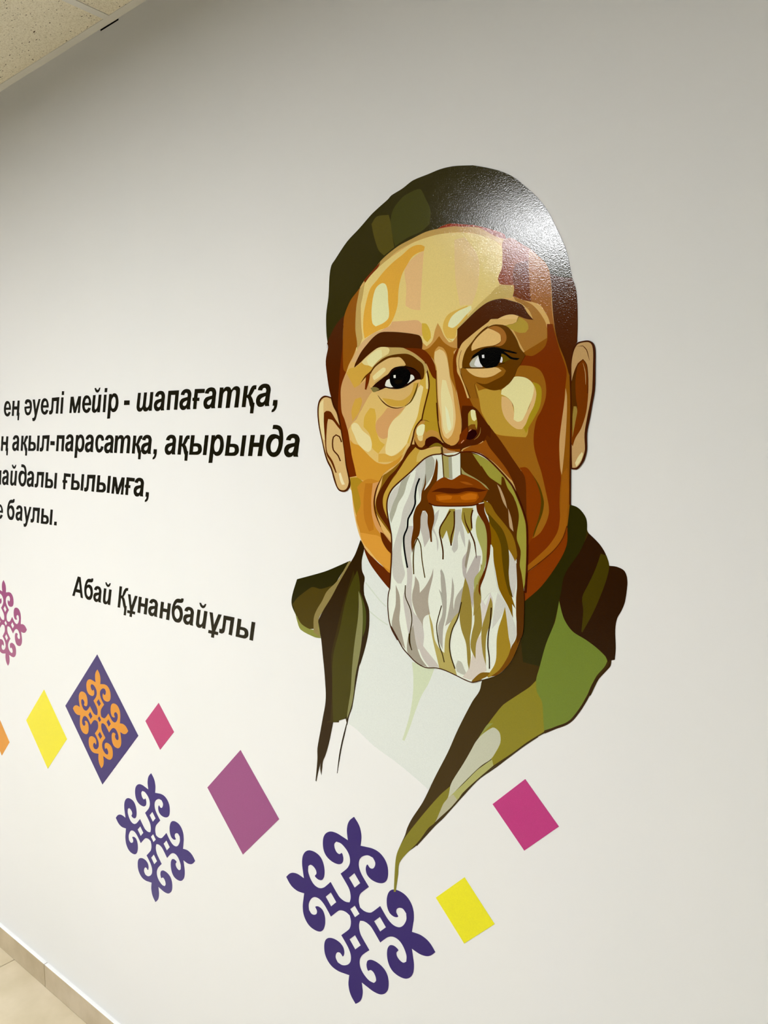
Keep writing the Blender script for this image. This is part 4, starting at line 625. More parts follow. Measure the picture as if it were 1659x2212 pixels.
  ('P', (140, 101, 14), [2779, 5925, 2903, 5870, 3008, 5725, 3165, 5569, 3302, 5414, 3371, 5270, 3410, 5065, 3374, 4972, 3306, 5086, 3220, 5198, 3184, 5330, 3063, 5487, 2905, 5628, 2816, 5744]),
  ('P', (131, 93, 0), [2887, 5627, 2940, 5555, 3080, 5458, 3184, 5345, 3254, 5126, 3259, 4751, 3313, 4410, 3392, 4205, 3323, 4275, 3343, 4050, 3247, 4234, 3142, 4388, 3072, 4517, 3018, 4756, 2963, 5025, 2944, 5191, 2908, 5233, 2889, 5399]),
  ('P', (90, 66, 0), [2851, 5731, 3010, 5589, 3149, 5448, 3236, 5230, 3265, 4977, 3259, 4675, 3339, 4383, 3279, 4421, 3191, 4668, 3137, 4965, 3108, 5219, 3020, 5409, 2906, 5552]),
  ('P', (191, 160, 118), [3030, 6190, 3091, 6133, 3178, 5957, 3222, 5803, 3144, 5911, 3074, 6087]),
  ('P', (190, 159, 117), [3238, 5812, 3299, 5652, 3339, 5446, 3267, 5523]),
  ('P', (163, 155, 92), [2340, 6449, 2417, 6370, 2635, 6269, 2813, 6168, 2887, 6092, 2653, 6216, 2436, 6302, 2353, 6346]),
  ('P', (169, 169, 93), [2639, 5581, 2674, 5675, 2800, 5530, 2846, 5350, 2848, 5091, 2823, 4874, 2736, 4618, 2664, 4532, 2611, 4369, 2610, 4604, 2717, 4755, 2761, 4898, 2754, 5083, 2659, 5306, 2631, 5458]),
  ('P', (154, 133, 56), [2735, 4695, 2665, 4501, 2612, 4213, 2595, 3975, 2739, 4229, 2718, 4538]),
  ('P', (95, 39, 0), [2637, 5842, 2797, 5880, 2798, 5743, 2888, 5551, 2929, 5326, 2913, 5096, 2876, 4910, 2807, 4672, 2728, 4477, 2733, 4322, 2692, 4411, 2714, 4584, 2823, 4828, 2848, 5091, 2846, 5350, 2800, 5530, 2710, 5647, 2656, 5736]),
  ('P', (229, 232, 214), [2961, 5162, 2917, 5204, 2893, 4927, 2807, 4656, 2737, 4447, 2775, 4234, 2915, 4407, 3073, 4426, 3178, 4286, 3055, 4515, 3000, 4754, 2971, 5025]),
  ('P', (96, 48, 0), [1835, 6594, 1864, 6516, 1855, 6311, 1836, 6200, 1739, 6085, 1680, 5939, 1739, 5798, 1778, 5688, 1788, 5529, 1739, 5349, 1743, 5153, 1713, 5154, 1690, 5313, 1650, 5472, 1650, 5617, 1601, 5687, 1541, 5684, 1501, 5576, 1491, 5381, 1460, 5248, 1379, 5144, 1311, 4924, 1293, 5120, 1339, 5370, 1339, 5567, 1400, 5733, 1501, 5851, 1521, 5997, 1581, 6144, 1611, 6321, 1611, 6145, 1571, 6031, 1699, 6164, 1787, 6357]),
  ('P', (171, 160, 92), [1960, 6642, 2177, 6660, 2178, 6249, 1989, 6275]),
  ('P', (167, 167, 145), [2083, 6612, 2177, 6644, 2178, 6249, 2103, 6254]),
  ('P', (233, 237, 219), [2149, 6636, 2325, 6684, 2326, 6322, 2169, 6248]),
  ('L', (76, 44, 0), [1929, 6785, 1934, 6740, 1940, 6686, 1946, 6628, 1953, 6571, 1958, 6516, 1963, 6466, 1967, 6414, 1971, 6362, 1975, 6315, 1978, 6274, 2001, 6276, 1997, 6316, 1994, 6364, 1990, 6415, 1985, 6468, 1981, 6518, 1975, 6572, 1969, 6630, 1963, 6688, 1957, 6741, 1952, 6787]),
  ('L', (76, 45, 0), [2320, 6707, 2325, 6314, 2342, 6315, 2337, 6707]),
  ('L', (72, 21, 0), [1916, 6672, 2003, 6641, 2051, 6628, 2102, 6623, 2170, 6631, 2237, 6648, 2288, 6669, 2331, 6691, 2318, 6708, 2277, 6687, 2228, 6666, 2165, 6651, 2101, 6643, 2057, 6648, 2012, 6660, 1927, 6691]),
  ('L', (64, 26, 0), [790, 4218, 772, 4168, 756, 4111, 752, 4073, 748, 4028, 745, 3980, 744, 3931, 744, 3885, 747, 3834, 752, 3781, 758, 3727, 766, 3676, 775, 3630, 787, 3588, 801, 3546, 819, 3505, 840, 3466, 863, 3431, 890, 3395, 919, 3359, 946, 3325, 968, 3297, 985, 3307, 963, 3336, 936, 3369, 907, 3405, 880, 3441, 858, 3475, 837, 3513, 820, 3553, 806, 3594, 795, 3636, 786, 3681, 778, 3731, 771, 3785, 767, 3838, 764, 3888, 763, 3934, 765, 3982, 767, 4030, 771, 4074, 776, 4110, 791, 4166, 808, 4216]),
  ('L', (65, 26, 0), [818, 3532, 843, 3498, 873, 3457, 906, 3414, 938, 3371, 967, 3332, 992, 3298, 1017, 3262, 1042, 3228, 1068, 3194, 1095, 3164, 1129, 3133, 1166, 3105, 1205, 3078, 1242, 3053, 1289, 3019, 1336, 2987, 1389, 2959, 1435, 2940, 1486, 2923, 1540, 2910, 1597, 2903, 1657, 2907, 1720, 2919, 1781, 2932, 1838, 2940, 1887, 2940, 1936, 2938, 1984, 2933, 2032, 2927, 2080, 2919, 2132, 2909, 2186, 2897, 2237, 2886, 2281, 2877, 2332, 2864, 2382, 2852, 2432, 2841, 2481, 2833, 2532, 2827, 2585, 2830, 2632, 2845, 2682, 2866, 2730, 2889, 2770, 2907, 2764, 2921, 2725, 2903, 2677, 2881, 2628, 2860, 2585, 2847, 2536, 2843, 2488, 2849, 2440, 2858, 2390, 2868, 2340, 2880, 2289, 2893, 2245, 2903, 2194, 2914, 2140, 2925, 2087, 2935, 2039, 2944, 1991, 2950, 1942, 2955, 1892, 2957, 1841, 2957, 1782, 2949, 1720, 2936, 1659, 2924, 1602, 2920, 1548, 2927, 1496, 2940, 1447, 2956, 1401, 2975, 1351, 3001, 1304, 3033, 1258, 3067, 1220, 3092, 1182, 3119, 1145, 3147, 1112, 3177, 1086, 3206, 1061, 3239, 1036, 3273, 1011, 3309, 986, 3343, 956, 3383, 924, 3425, 892, 3468, 862, 3509, 837, 3543]),
  ('L', (73, 27, 0), [1930, 6679, 1878, 6675, 1816, 6671, 1755, 6662, 1699, 6647, 1645, 6627, 1594, 6603, 1545, 6574, 1498, 6540, 1453, 6505, 1419, 6478, 1384, 6448, 1347, 6417, 1309, 6386, 1271, 6356, 1225, 6322, 1173, 6286, 1120, 6248, 1069, 6212, 1023, 6179, 978, 6146, 933, 6112, 890, 6077, 852, 6039, 820, 5999, 793, 5957, 771, 5913, 753, 5870, 740, 5828, 733, 5784, 730, 5741, 730, 5698, 733, 5649, 741, 5597, 751, 5546, 761, 5497, 770, 5456, 782, 5414, 793, 5373, 803, 5332, 812, 5291, 822, 5250, 829, 5209, 834, 5168, 836, 5112, 836, 5046, 836, 4975, 834, 4902, 832, 4831, 828, 4763, 824, 4692, 819, 4623, 813, 4555, 808, 4491, 804, 4434, 799, 4375, 794, 4316, 789, 4262, 785, 4216, 813, 4218, 817, 4264, 822, 4318, 827, 4376, 832, 4436, 836, 4492, 841, 4556, 847, 4624, 852, 4694, 856, 4764, 860, 4833, 862, 4904, 863, 4977, 864, 5048, 864, 5114, 861, 5171, 857, 5213, 849, 5255, 840, 5297, 830, 5338, 820, 5379, 809, 5420, 798, 5461, 788, 5503, 779, 5551, 769, 5602, 761, 5653, 758, 5701, 758, 5742, 761, 5784, 768, 5825, 780, 5866, 797, 5907, 818, 5949, 844, 5989, 874, 6027, 910, 6063, 952, 6097, 997, 6130, 1041, 6163, 1087, 6197, 1138, 6233, 1191, 6270, 1242, 6307, 1289, 6341, 1327, 6371, 1365, 6403, 1402, 6434, 1438, 6463, 1471, 6490, 1516, 6524, 1561, 6558, 1608, 6586, 1657, 6609, 1708, 6628, 1761, 6642, 1819, 6650, 1880, 6655, 1932, 6659]),
  ('L', (77, 22, 0), [2334, 6693, 2380, 6695, 2434, 6698, 2489, 6700, 2541, 6697, 2586, 6692, 2631, 6684, 2674, 6672, 2715, 6657, 2759, 6636, 2803, 6611, 2847, 6582, 2889, 6553, 2924, 6526, 2960, 6497, 2995, 6466, 3030, 6436, 3062, 6407, 3098, 6375, 3133, 6342, 3168, 6309, 3199, 6278, 3226, 6250, 3253, 6222, 3278, 6194, 3300, 6164, 3320, 6132, 3341, 6096, 3362, 6057, 3382, 6017, 3402, 5978, 3423, 5934, 3445, 5887, 3466, 5839, 3486, 5793, 3503, 5749, 3517, 5712, 3530, 5675, 3542, 5639, 3551, 5601, 3558, 5564, 3563, 5506, 3567, 5441, 3570, 5370, 3571, 5298, 3572, 5228, 3572, 5156, 3572, 5082, 3571, 5008, 3569, 4933, 3567, 4858, 3564, 4781, 3560, 4700, 3556, 4621, 3552, 4547, 3549, 4484, 3572, 4486, 3575, 4549, 3579, 4622, 3583, 4701, 3587, 4782, 3590, 4859, 3592, 4934, 3594, 5009, 3595, 5084, 3595, 5158, 3595, 5229, 3594, 5299, 3592, 5372, 3590, 5443, 3586, 5509, 3580, 5567, 3574, 5606, 3564, 5645, 3552, 5682, 3539, 5720, 3525, 5756, 3508, 5800, 3488, 5848, 3466, 5896, 3444, 5943, 3423, 5987, 3404, 6026, 3383, 6066, 3362, 6105, 3341, 6142, 3320, 6175, 3297, 6206, 3271, 6235, 3244, 6264, 3217, 6291, 3185, 6323, 3151, 6356, 3115, 6389, 3079, 6422, 3047, 6451, 3013, 6481, 2977, 6512, 2941, 6541, 2905, 6569, 2862, 6599, 2818, 6628, 2772, 6654, 2726, 6676, 2683, 6692, 2637, 6704, 2591, 6713, 2543, 6719, 2490, 6721, 2433, 6719, 2378, 6717, 2332, 6715]),
 ]),
 ('lips', [
  ('P', (129, 59, 0), [1640, 5938, 1699, 6052, 1836, 6200, 1951, 6266, 2008, 6278, 2159, 6240, 2345, 6333, 2509, 6296, 2689, 6225, 2863, 6094, 2797, 5971, 2710, 5876, 2548, 5825, 2180, 5798, 1797, 5788, 1670, 5835]),
  ('P', (158, 83, 14), [2308, 6214, 2455, 6210, 2586, 6161, 2437, 6171]),
  ('P', (80, 28, 0), [1729, 6018, 1894, 6083, 2085, 6097, 2272, 6092, 2546, 6124, 2726, 6100, 2858, 6090, 2690, 6055, 2456, 6060, 2272, 6014, 2085, 6007, 1894, 6024]),
  ('P', (166, 84, 0), [1826, 5969, 1990, 5992, 2179, 5981, 2328, 5998, 2511, 6043, 2655, 6041, 2691, 5966, 2602, 5886, 2273, 5860, 1990, 5847, 1836, 5874]),
  ('P', (193, 106, 13), [1855, 5947, 2085, 5972, 2164, 5960, 2142, 5912, 1894, 5877]),
  ('P', (195, 107, 14), [2328, 5967, 2511, 6025, 2655, 6011, 2638, 5934, 2420, 5909, 2347, 5921]),
  ('L', (70, 21, 0), [1674, 5815, 1729, 5794, 1795, 5777, 1857, 5775, 1932, 5776, 2015, 5778, 2100, 5781, 2180, 5785, 2258, 5790, 2340, 5795, 2419, 5801, 2491, 5808, 2550, 5815, 2599, 5825, 2647, 5839, 2686, 5851, 2680, 5868, 2640, 5856, 2594, 5842, 2547, 5833, 2489, 5826, 2418, 5820, 2339, 5814, 2258, 5808, 2180, 5804, 2100, 5800, 2016, 5797, 1933, 5795, 1858, 5795, 1800, 5796, 1739, 5812, 1685, 5833]),
 ]),
]
GLYPHS = {
 'a': [('outline', [0, 0, -1306, 15, -1389, 381, -1522, 268, -1683, 136, -1871, 28, -2050, -30, -2254, -77, -2467, -108, -2669, -118, -2927, -100, -3178, -49, -3397, 42, -3553, 148, -3700, 283, -3826, 435, -3919, 593, -3969, 731, -4000, 880, -4014, 1035, -4011, 1189, -3995, 1334, -3953, 1505, -3887, 1674, -3797, 1835, -3684, 1983, -3546, 2118, -3384, 2243, -3202, 2353, -3006, 2445, -2791, 2512, -2557, 2558, -2314, 2594, -2074, 2628, -1853, 2659, -1612, 2689, -1370, 2716, -1145, 2742, -954, 2763, -900, 2917, -838, 3099, -812, 3265, -891, 3462, -1000, 3631, -1218, 3679, -1457, 3707, -1672, 3674, -1854, 3590, -1959, 3472, -2050, 3324, -2127, 3197, -3410, 3321, -3353, 3443, -3288, 3588, -3208, 3737, -3104, 3873, -2964, 3999, -2797, 4122, -2616, 4233, -2430, 4327, -2242, 4399, -2041, 4457, -1836, 4500, -1634, 4531, -1438, 4548, -1240, 4553, -1043, 4545, -849, 4524, -646, 4491, -439, 4447, -243, 4387, -73, 4308, 68, 4203, 189, 4077, 289, 3940, 369, 3805, 428, 3673, 467, 3537, 486, 3399, 486, 3260, 464, 3102, 423, 2923, 371, 2733, 318, 2540, 272, 2352, 228, 2141, 183, 1915, 138, 1686, 95, 1463, 54, 1259, 15, 1089, -29, 912, -71, 738, -104, 577, -120, 437, -99, 282, -46, 129]), ('hole', [-1037, 2032, -1209, 1995, -1415, 1952, -1630, 1903, -1829, 1848, -2071, 1765, -2305, 1670, -2496, 1570, -2670, 1416, -2769, 1247, -2772, 1091, -2683, 952, -2444, 845, -2184, 762, -1921, 827, -1653, 930, -1521, 1049, -1410, 1194, -1314, 1345, -1231, 1503, -1161, 1666, -1107, 1803])],
 'sh': [('outline', [0, 0, -1088, -2, -1201, 328, -1388, 210, -1610, 72, -1846, -36, -2224, -113, -2610, -125, -2970, -67, -3267, 58, -3430, 278, -3528, 504, -3696, 350, -3899, 170, -4132, 27, -4406, -59, -4713, -108, -5008, -115, -5426, -38, -5769, 127, -5932, 303, -6050, 522, -6121, 746, -6143, 929, -6137, 1124, -6112, 1323, -6074, 1519, -5961, 1987, -5803, 2597, -5625, 3262, -5454, 3896, -5315, 4415, -4161, 4366, -4287, 3844, -4442, 3201, -4604, 2530, -4749, 1925, -4854, 1480, -4927, 1252, -4938, 1042, -4771, 882, -4569, 755, -4272, 807, -3983, 902, -3816, 1049, -3667, 1239, -3568, 1438, -3434, 1899, -3275, 2517, -3109, 3200, -2952, 3854, -2822, 4386, -1628, 4368, -1756, 3851, -1913, 3216, -2077, 2552, -2222, 1952, -2325, 1507, -2360, 1336, -2379, 1164, -2353, 1017, -2187, 870, -1989, 754, -1696, 823, -1412, 933, -1267, 1058, -1119, 1216, -990, 1392, -904, 1570, -781, 2014, -646, 2601, -510, 3246, -383, 3862, -276, 4365, 934, 4346])],
 'p': [('outline', [0, 0, -1259, 36, -565, 3370, -2162, 3435, -2852, 7, -4066, 31, -3123, 4402, 909, 4351])],
 'gh': [('outline', [0, 0, -1164, 34, -832, 1816, -1281, 1852, -1183, 2545, -716, 2548, -265, 4446, 3216, 4309, 3097, 3429, 733, 3478, 525, 2500, 1265, 2492, 1151, 1766, 327, 1775])],
 't': [('outline', [0, 0, -1316, 40, -1186, 569, -1026, 1216, -861, 1890, -715, 2499, -613, 2955, -594, 3105, -590, 3262, -592, 3409, -592, 3534, -959, 3724, -1221, 3708, -1487, 3651, -1659, 3534, -1824, 3376, -1955, 3205, -2020, 3070, -2062, 2925, -2093, 2776, -2127, 2628, -2239, 2217, -2386, 1670, -2548, 1068, -2703, 490, -2829, 17, -4130, 7, -4004, 567, -3849, 1255, -3689, 1968, -3547, 2608, -3448, 3073, -3412, 3279, -3434, 3463, -3762, 3673, -3990, 3623, -4227, 3546, -4423, 3436, -4630, 3293, -4782, 3128, -4855, 2969, -4913, 2779, -4962, 2572, -5006, 2359, -5050, 2155, -5135, 1790, -5234, 1345, -5338, 871, -5437, 421, -5519, 49, -6765, 96, -5861, 4455, -4656, 4399, -4720, 3931, -4576, 4045, -4407, 4185, -4224, 4320, -4041, 4419, -3801, 4486, -3536, 4514, -3273, 4510, -3007, 4481, -2744, 4420, -2520, 4319, -2384, 4196, -2270, 4038, -2172, 3877, -2087, 3745, -1959, 3849, -1811, 3975, -1650, 4107, -1482, 4228, -1313, 4321, -1102, 4397, -867, 4452, -630, 4484, -409, 4491, -142, 4458, 114, 4382, 327, 4283, 489, 4162, 610, 4017, 682, 3863, 708, 3712, 706, 3542, 687, 3364, 659, 3190, 563, 2690, 426, 2022, 271, 1285, 121, 578])],
 'q': [('outline', [0, 0, 956, 4378, 2192, 4338, 1812, 2478, 2177, 2558, 2295, 2709, 2432, 2918, 2579, 3153, 2725, 3383, 2861, 3576, 2969, 3711, 3087, 3850, 3211, 3982, 3335, 4100, 3455, 4193, 3721, 4303, 4033, 4354, 4281, 4356, 4547, 4336, 4772, 4319, 4619, 3497, 4150, 3518, 4050, 3392, 3933, 3243, 3807, 3083, 3678, 2927, 3555, 2787, 3408, 2640, 3248, 2494, 3092, 2357, 2962, 2241, 3095, 2098, 3251, 1928, 3378, 1750, 3458, 1580, 3539, 1376, 3617, 1160, 3688, 957, 3750, 787, 4064, 777, 3567, -1394, 2558, -1368, 2595, -1127, 2645, -833, 2694, -526, 2731, -247, 2745, -36, 2655, 111, 2537, 256, 2479, 445, 2414, 693, 2345, 964, 2276, 1216, 2213, 1413, 2091, 1630, 1935, 1805, 1618, 1912, 1218, -37])],
 ',': [('outline', [0, 0, 237, 1151, 1486, 1106, 1470, 950, 1454, 767, 1435, 570, 1407, 372, 1367, 187, 1316, 16, 1254, -158, 1182, -329, 1099, -489, 1006, -633, 878, -784, 724, -927, 554, -1054, 379, -1153, 131, -1226, -145, -1262, -378, -1291, -346, -1149, -306, -981, -228, -830, -80, -721, 107, -629, 260, -519, 356, -356, 423, -171, 478, -15])],
 'y': [('outline', [0, 0, 965, 4390, 2274, 4379, 1891, 2574, 2153, 2579, 2464, 2590, 2795, 2598, 3114, 2595, 3392, 2571, 3672, 2519, 3941, 2444, 4179, 2342, 4368, 2211, 4478, 2075, 4557, 1911, 4611, 1734, 4645, 1556, 4661, 1391, 4657, 1205, 4624, 1017, 4560, 836, 4465, 672, 4332, 526, 4161, 391, 3971, 271, 3783, 174, 3551, 88, 3295, 30, 3029, 3, 2548, -8, 1915, -10, 1219, -7, 550, -2]), ('hole', [1437, 707, 1657, 1849, 1924, 1864, 2239, 1882, 2529, 1881, 2885, 1821, 3189, 1748, 3257, 1610, 3335, 1446, 3368, 1284, 3277, 1047, 3149, 840, 2837, 771, 2477, 713, 2231, 703, 1948, 702, 1670, 705]), ('outline', [4961, -23, 6202, -33, 7195, 4340, 5933, 4350])],
 'r': [('outline', [0, 0, 1291, 39, 1774, 2102, 1955, 1963, 2170, 1800, 2394, 1672, 2614, 1602, 2855, 1563, 3103, 1557, 3392, 1585, 3700, 1646, 3977, 1745, 4150, 1840, 4327, 1956, 4498, 2088, 4653, 2228, 4784, 2372, 4912, 2547, 5030, 2743, 5135, 2950, 5223, 3163, 5290, 3373, 5338, 3602, 5369, 3846, 5384, 4095, 5382, 4339, 5366, 4568, 5336, 4778, 5288, 4993, 5225, 5203, 5149, 5398, 5062, 5565, 4950, 5711, 4802, 5849, 4633, 5970, 4458, 6067, 4213, 6152, 3939, 6203, 3681, 6223, 3352, 6197, 3046, 6108, 2842, 5995, 2644, 5853, 2478, 5731, 2539, 6082, 1378, 6092]), ('hole', [3333, 5375, 3166, 5273, 2963, 5154, 2762, 5021, 2602, 4876, 2484, 4721, 2375, 4544, 2277, 4353, 2196, 4159, 2137, 3971, 2102, 3784, 2087, 3590, 2090, 3398, 2106, 3219, 2132, 3063, 2194, 2876, 2298, 2697, 2430, 2560, 2701, 2478, 2980, 2442, 3268, 2531, 3541, 2666, 3652, 2789, 3765, 2943, 3874, 3116, 3969, 3296, 4044, 3470, 4105, 3663, 4154, 3871, 4189, 4083, 4208, 4287, 4209, 4471, 4184, 4661, 4131, 4855, 4053, 5032, 3954, 5172, 3656, 5301])],
 'n': [('outline', [0, 0, 1001, 4390, 2314, 4380, 1933, 2783, 3650, 2780, 4011, 4413, 5320, 4383, 4347, 10, 2967, -2, 3438, 1893, 1718, 1890, 1311, -8])],
 'd': [('outline', [0, 0, -247, 15, -499, 52, -741, 113, -962, 198, -1142, 297, -1320, 418, -1491, 555, -1646, 702, -1778, 853, -1887, 1010, -1976, 1176, -2047, 1349, -2103, 1526, -2145, 1703, -2176, 1886, -2193, 2075, -2194, 2267, -2179, 2459, -2146, 2648, -2092, 2855, -2019, 3071, -1928, 3287, -1821, 3495, -1698, 3685, -1561, 3856, -1402, 4023, -1227, 4180, -1039, 4319, -844, 4432, -644, 4514, -424, 4576, -194, 4620, 38, 4646, 263, 4656, 491, 4645, 726, 4611, 956, 4563, 1168, 4510, 1350, 4460, 1549, 4383, 1732, 4287, 1886, 4205, 1863, 4352, 1839, 4526, 1808, 4707, 1768, 4875, 1725, 5025, 1676, 5179, 1608, 5321, 1511, 5434, 1321, 5533, 1083, 5591, 836, 5629, 606, 5648, 346, 5655, 92, 5657, -121, 5660, 80, 6497, 259, 6498, 469, 6502, 694, 6505, 920, 6499, 1131, 6479, 1332, 6447, 1532, 6405, 1727, 6354, 1909, 6290, 2073, 6214, 2221, 6123, 2357, 6019, 2479, 5903, 2582, 5780, 2664, 5651, 2740, 5483, 2802, 5293, 2850, 5089, 2885, 4881, 2908, 4679, 2924, 4415, 2930, 4123, 2923, 3815, 2904, 3503, 2871, 3199, 2823, 2896, 2761, 2585, 2686, 2277, 2598, 1984, 2497, 1716, 2389, 1495, 2257, 1273, 2108, 1058, 1951, 860, 1795, 689, 1657, 565, 1498, 447, 1325, 340, 1145, 246, 964, 169, 737, 94, 494, 41, 245, 9]), ('hole', [787, 3784, 601, 3729, 376, 3667, 150, 3590, -43, 3489, -191, 3371, -337, 3230, -472, 3073, -590, 2908, -684, 2741, -754, 2561, -804, 2365, -836, 2166, -850, 1974, -848, 1801, -823, 1622, -768, 1440, -690, 1274, -590, 1143, -421, 1033, -202, 963, 25, 940, 264, 966, 511, 1038, 717, 1150, 843, 1264, 968, 1407, 1085, 1567, 1192, 1735, 1283, 1899, 1366, 2077, 1440, 2268, 1503, 2463, 1550, 2654, 1579, 2831, 1580, 2987, 1558, 3148, 1524, 3305, 1488, 3451, 1463, 3576])],
 'e': [('outline', [2232, 1919, -866, 1983, -897, 1804, -896, 1602, -830, 1419, -728, 1219, -598, 1055, -331, 927, -49, 836, 412, 966, 668, 1179, 896, 1404, 2045, 1215, 1867, 924, 1709, 769, 1502, 576, 1269, 385, 1031, 235, 714, 117, 350, 36, 0, 0, -470, 41, -893, 167, -1175, 302, -1442, 475, -1651, 666, -1787, 853, -1903, 1067, -1990, 1293, -2042, 1517, -2063, 1735, -2066, 1972, -2049, 2221, -2011, 2470, -1948, 2712, -1855, 2958, -1733, 3212, -1591, 3461, -1439, 3689, -1286, 3884, -1117, 4049, -906, 4206, -676, 4343, -449, 4448, -11, 4545, 462, 4554, 926, 4473, 1342, 4317, 1586, 4159, 1803, 3966, 1970, 3761, 2068, 3594, 2160, 3403, 2240, 3199, 2303, 2995, 2343, 2802, 2350, 2618, 2330, 2428, 2295, 2240, 2258, 2068]), ('hole', [1256, 2603, 1241, 2795, 1226, 3028, 1203, 3257, 1163, 3436, 847, 3708, 514, 3757, -62, 3600, -248, 3432, -425, 3217, -559, 3022, -627, 2817, -657, 2632])],
 'ng': [('outline', [0, 0, 979, 4378, 2259, 4332, 1806, 2731, 3560, 2676, 4013, 4336, 5271, 4291, 4496, 826, 4773, 792, 4217, -1339, 3316, -1321, 3564, -17, 2999, -4, 3407, 1748, 1595, 1800, 1174, -28])],
 'ae': [('outline', [-1666, 2542, 1483, 2640, 1452, 2837, 1421, 3078, 1374, 3313, 1296, 3493, 696, 3735, 84, 3600, -130, 3370, -291, 3128, -1355, 3452, -1293, 3630, -1217, 3840, -1104, 4034, -872, 4279, -512, 4471, -148, 4549, 288, 4590, 725, 4582, 1186, 4518, 1656, 4405, 2046, 4247, 2264, 4094, 2439, 3910, 2568, 3711, 2647, 3512, 2685, 3286, 2695, 3027, 2680, 2750, 2647, 2474, 2601, 2214, 2543, 1976, 2468, 1733, 2375, 1494, 2265, 1266, 2138, 1057, 1964, 829, 1751, 600, 1508, 394, 1247, 232, 857, 107, 397, 32, 0, 0, -669, 147, -1022, 358, -1308, 624, -1429, 824, -1536, 1059, -1623, 1310, -1682, 1555, -1704, 1757, -1703, 1970, -1691, 2180, -1675, 2375]), ('hole', [-682, 1947, 1551, 1960, 1463, 1770, 1356, 1547, 1220, 1343, 946, 1094, 634, 901, 82, 824, -435, 1126, -518, 1305, -583, 1530, -635, 1759])],
 'u': [('outline', [0, 0, 1249, -46, 1592, -2832, 3365, 4, 4489, -12, 4057, -755, 3531, -1662, 2976, -2618, 2458, -3504, 2044, -4201, 1867, -4497, 1680, -4807, 1488, -5109, 1298, -5382, 1114, -5603, 863, -5784, 542, -5945, 268, -6079, -664, -6022, -764, -5108, -47, -5188, 247, -5019, 524, -4812, 670, -4564, 707, -4297, 617, -3645, 471, -2748, 300, -1746, 133, -783])],
 'l': [('outline', [0, 0, -1200, 70, -385, 3436, -1970, 3433, -2070, 3003, -2190, 2479, -2318, 1928, -2441, 1422, -2549, 1028, -2609, 841, -2686, 648, -2788, 465, -2926, 307, -3182, 128, -3495, -16, -3817, -106, -4151, -115, -4494, -70, -4783, -29, -4620, 944, -4040, 919, -3788, 1044, -3590, 1207, -3454, 1686, -3297, 2352, -3134, 3097, -2981, 3813, -2853, 4393, 1152, 4450])],
 'i': [('outline', [0, 0, 1147, -29, 2123, 4312, 913, 4358]), ('outline', [1206, 4939, 2344, 4918, 2575, 5928, 1417, 5978])],
 'm': [('outline', [0, 0, 1065, 4264, 2523, 4232, 3066, 1401, 4922, 4258, 6299, 4216, 5269, -88, 4228, -85, 4882, 2310, 3252, -60, 2199, -33, 1720, 2172, 1067, -28])],
 'j': [('outline', [0, 0, -1195, 6, -1082, 467, -1388, 262, -1747, 62, -2119, -60, -2497, -106, -2788, -76, -3088, -3, -3327, 117, -3467, 253, -3582, 424, -3655, 615, -3669, 814, -3572, 1380, -3404, 2138, -3202, 2972, -3005, 3771, -2849, 4421, -1588, 4417, -1734, 3862, -1917, 3179, -2105, 2466, -2268, 1821, -2375, 1343, -2370, 1150, -2317, 965, -2270, 809, -1807, 773, -1516, 948, -1235, 1163, -1115, 1324, -1004, 1511, -908, 1710, -834, 1904, -712, 2316, -571, 2849, -425, 3429, -286, 3982, -171, 4434, 1104, 4412]), ('outline', [-1989, 6184, -1378, 6205, -1221, 5998, -1028, 5796, -802, 5696, -577, 5627, -166, 5793, 21, 5983, 179, 6176, 727, 6189, 648, 6006, 552, 5789, 427, 5587, 263, 5412, 65, 5246, -141, 5118, -458, 5008, -789, 4976, -1127, 5040, -1425, 5177, -1597, 5325, -1748, 5508, -1863, 5689, -1927, 5858, -1961, 6035])],
 '-': [('outline', [0, 0, 173, 1120, 2510, 1058, 2361, -54])],
 's': [('outline', [0, 0, -291, 69, -632, 153, -902, 279, -1050, 421, -1190, 598, -1315, 796, -1419, 1002, -1496, 1203, -1554, 1437, -1592, 1691, -1611, 1956, -1609, 2224, -1586, 2486, -1543, 2751, -1479, 3026, -1394, 3295, -1292, 3546, -1174, 3765, -1020, 3965, -818, 4159, -583, 4332, -331, 4469, 36, 4588, 451, 4657, 862, 4671, 1274, 4623, 1681, 4520, 2012, 4380, 2233, 4192, 2380, 3965, 2484, 3744, 2540, 3539, 2558, 3330, 2571, 3154, 1449, 3045, 1377, 3224, 1290, 3435, 1177, 3611, 933, 3757, 674, 3868, 318, 3732, -5, 3546, -106, 3401, -197, 3223, -275, 3025, -339, 2821, -387, 2626, -418, 2425, -433, 2213, -434, 2003, -424, 1805, -407, 1632, -366, 1425, -292, 1221, -185, 1064, 329, 924, 738, 1138, 867, 1323, 991, 1552, 1095, 1747, 2199, 1565, 2113, 1393, 2014, 1188, 1898, 977, 1755, 788, 1517, 575, 1231, 377, 933, 218, 627, 122, 288, 55])],
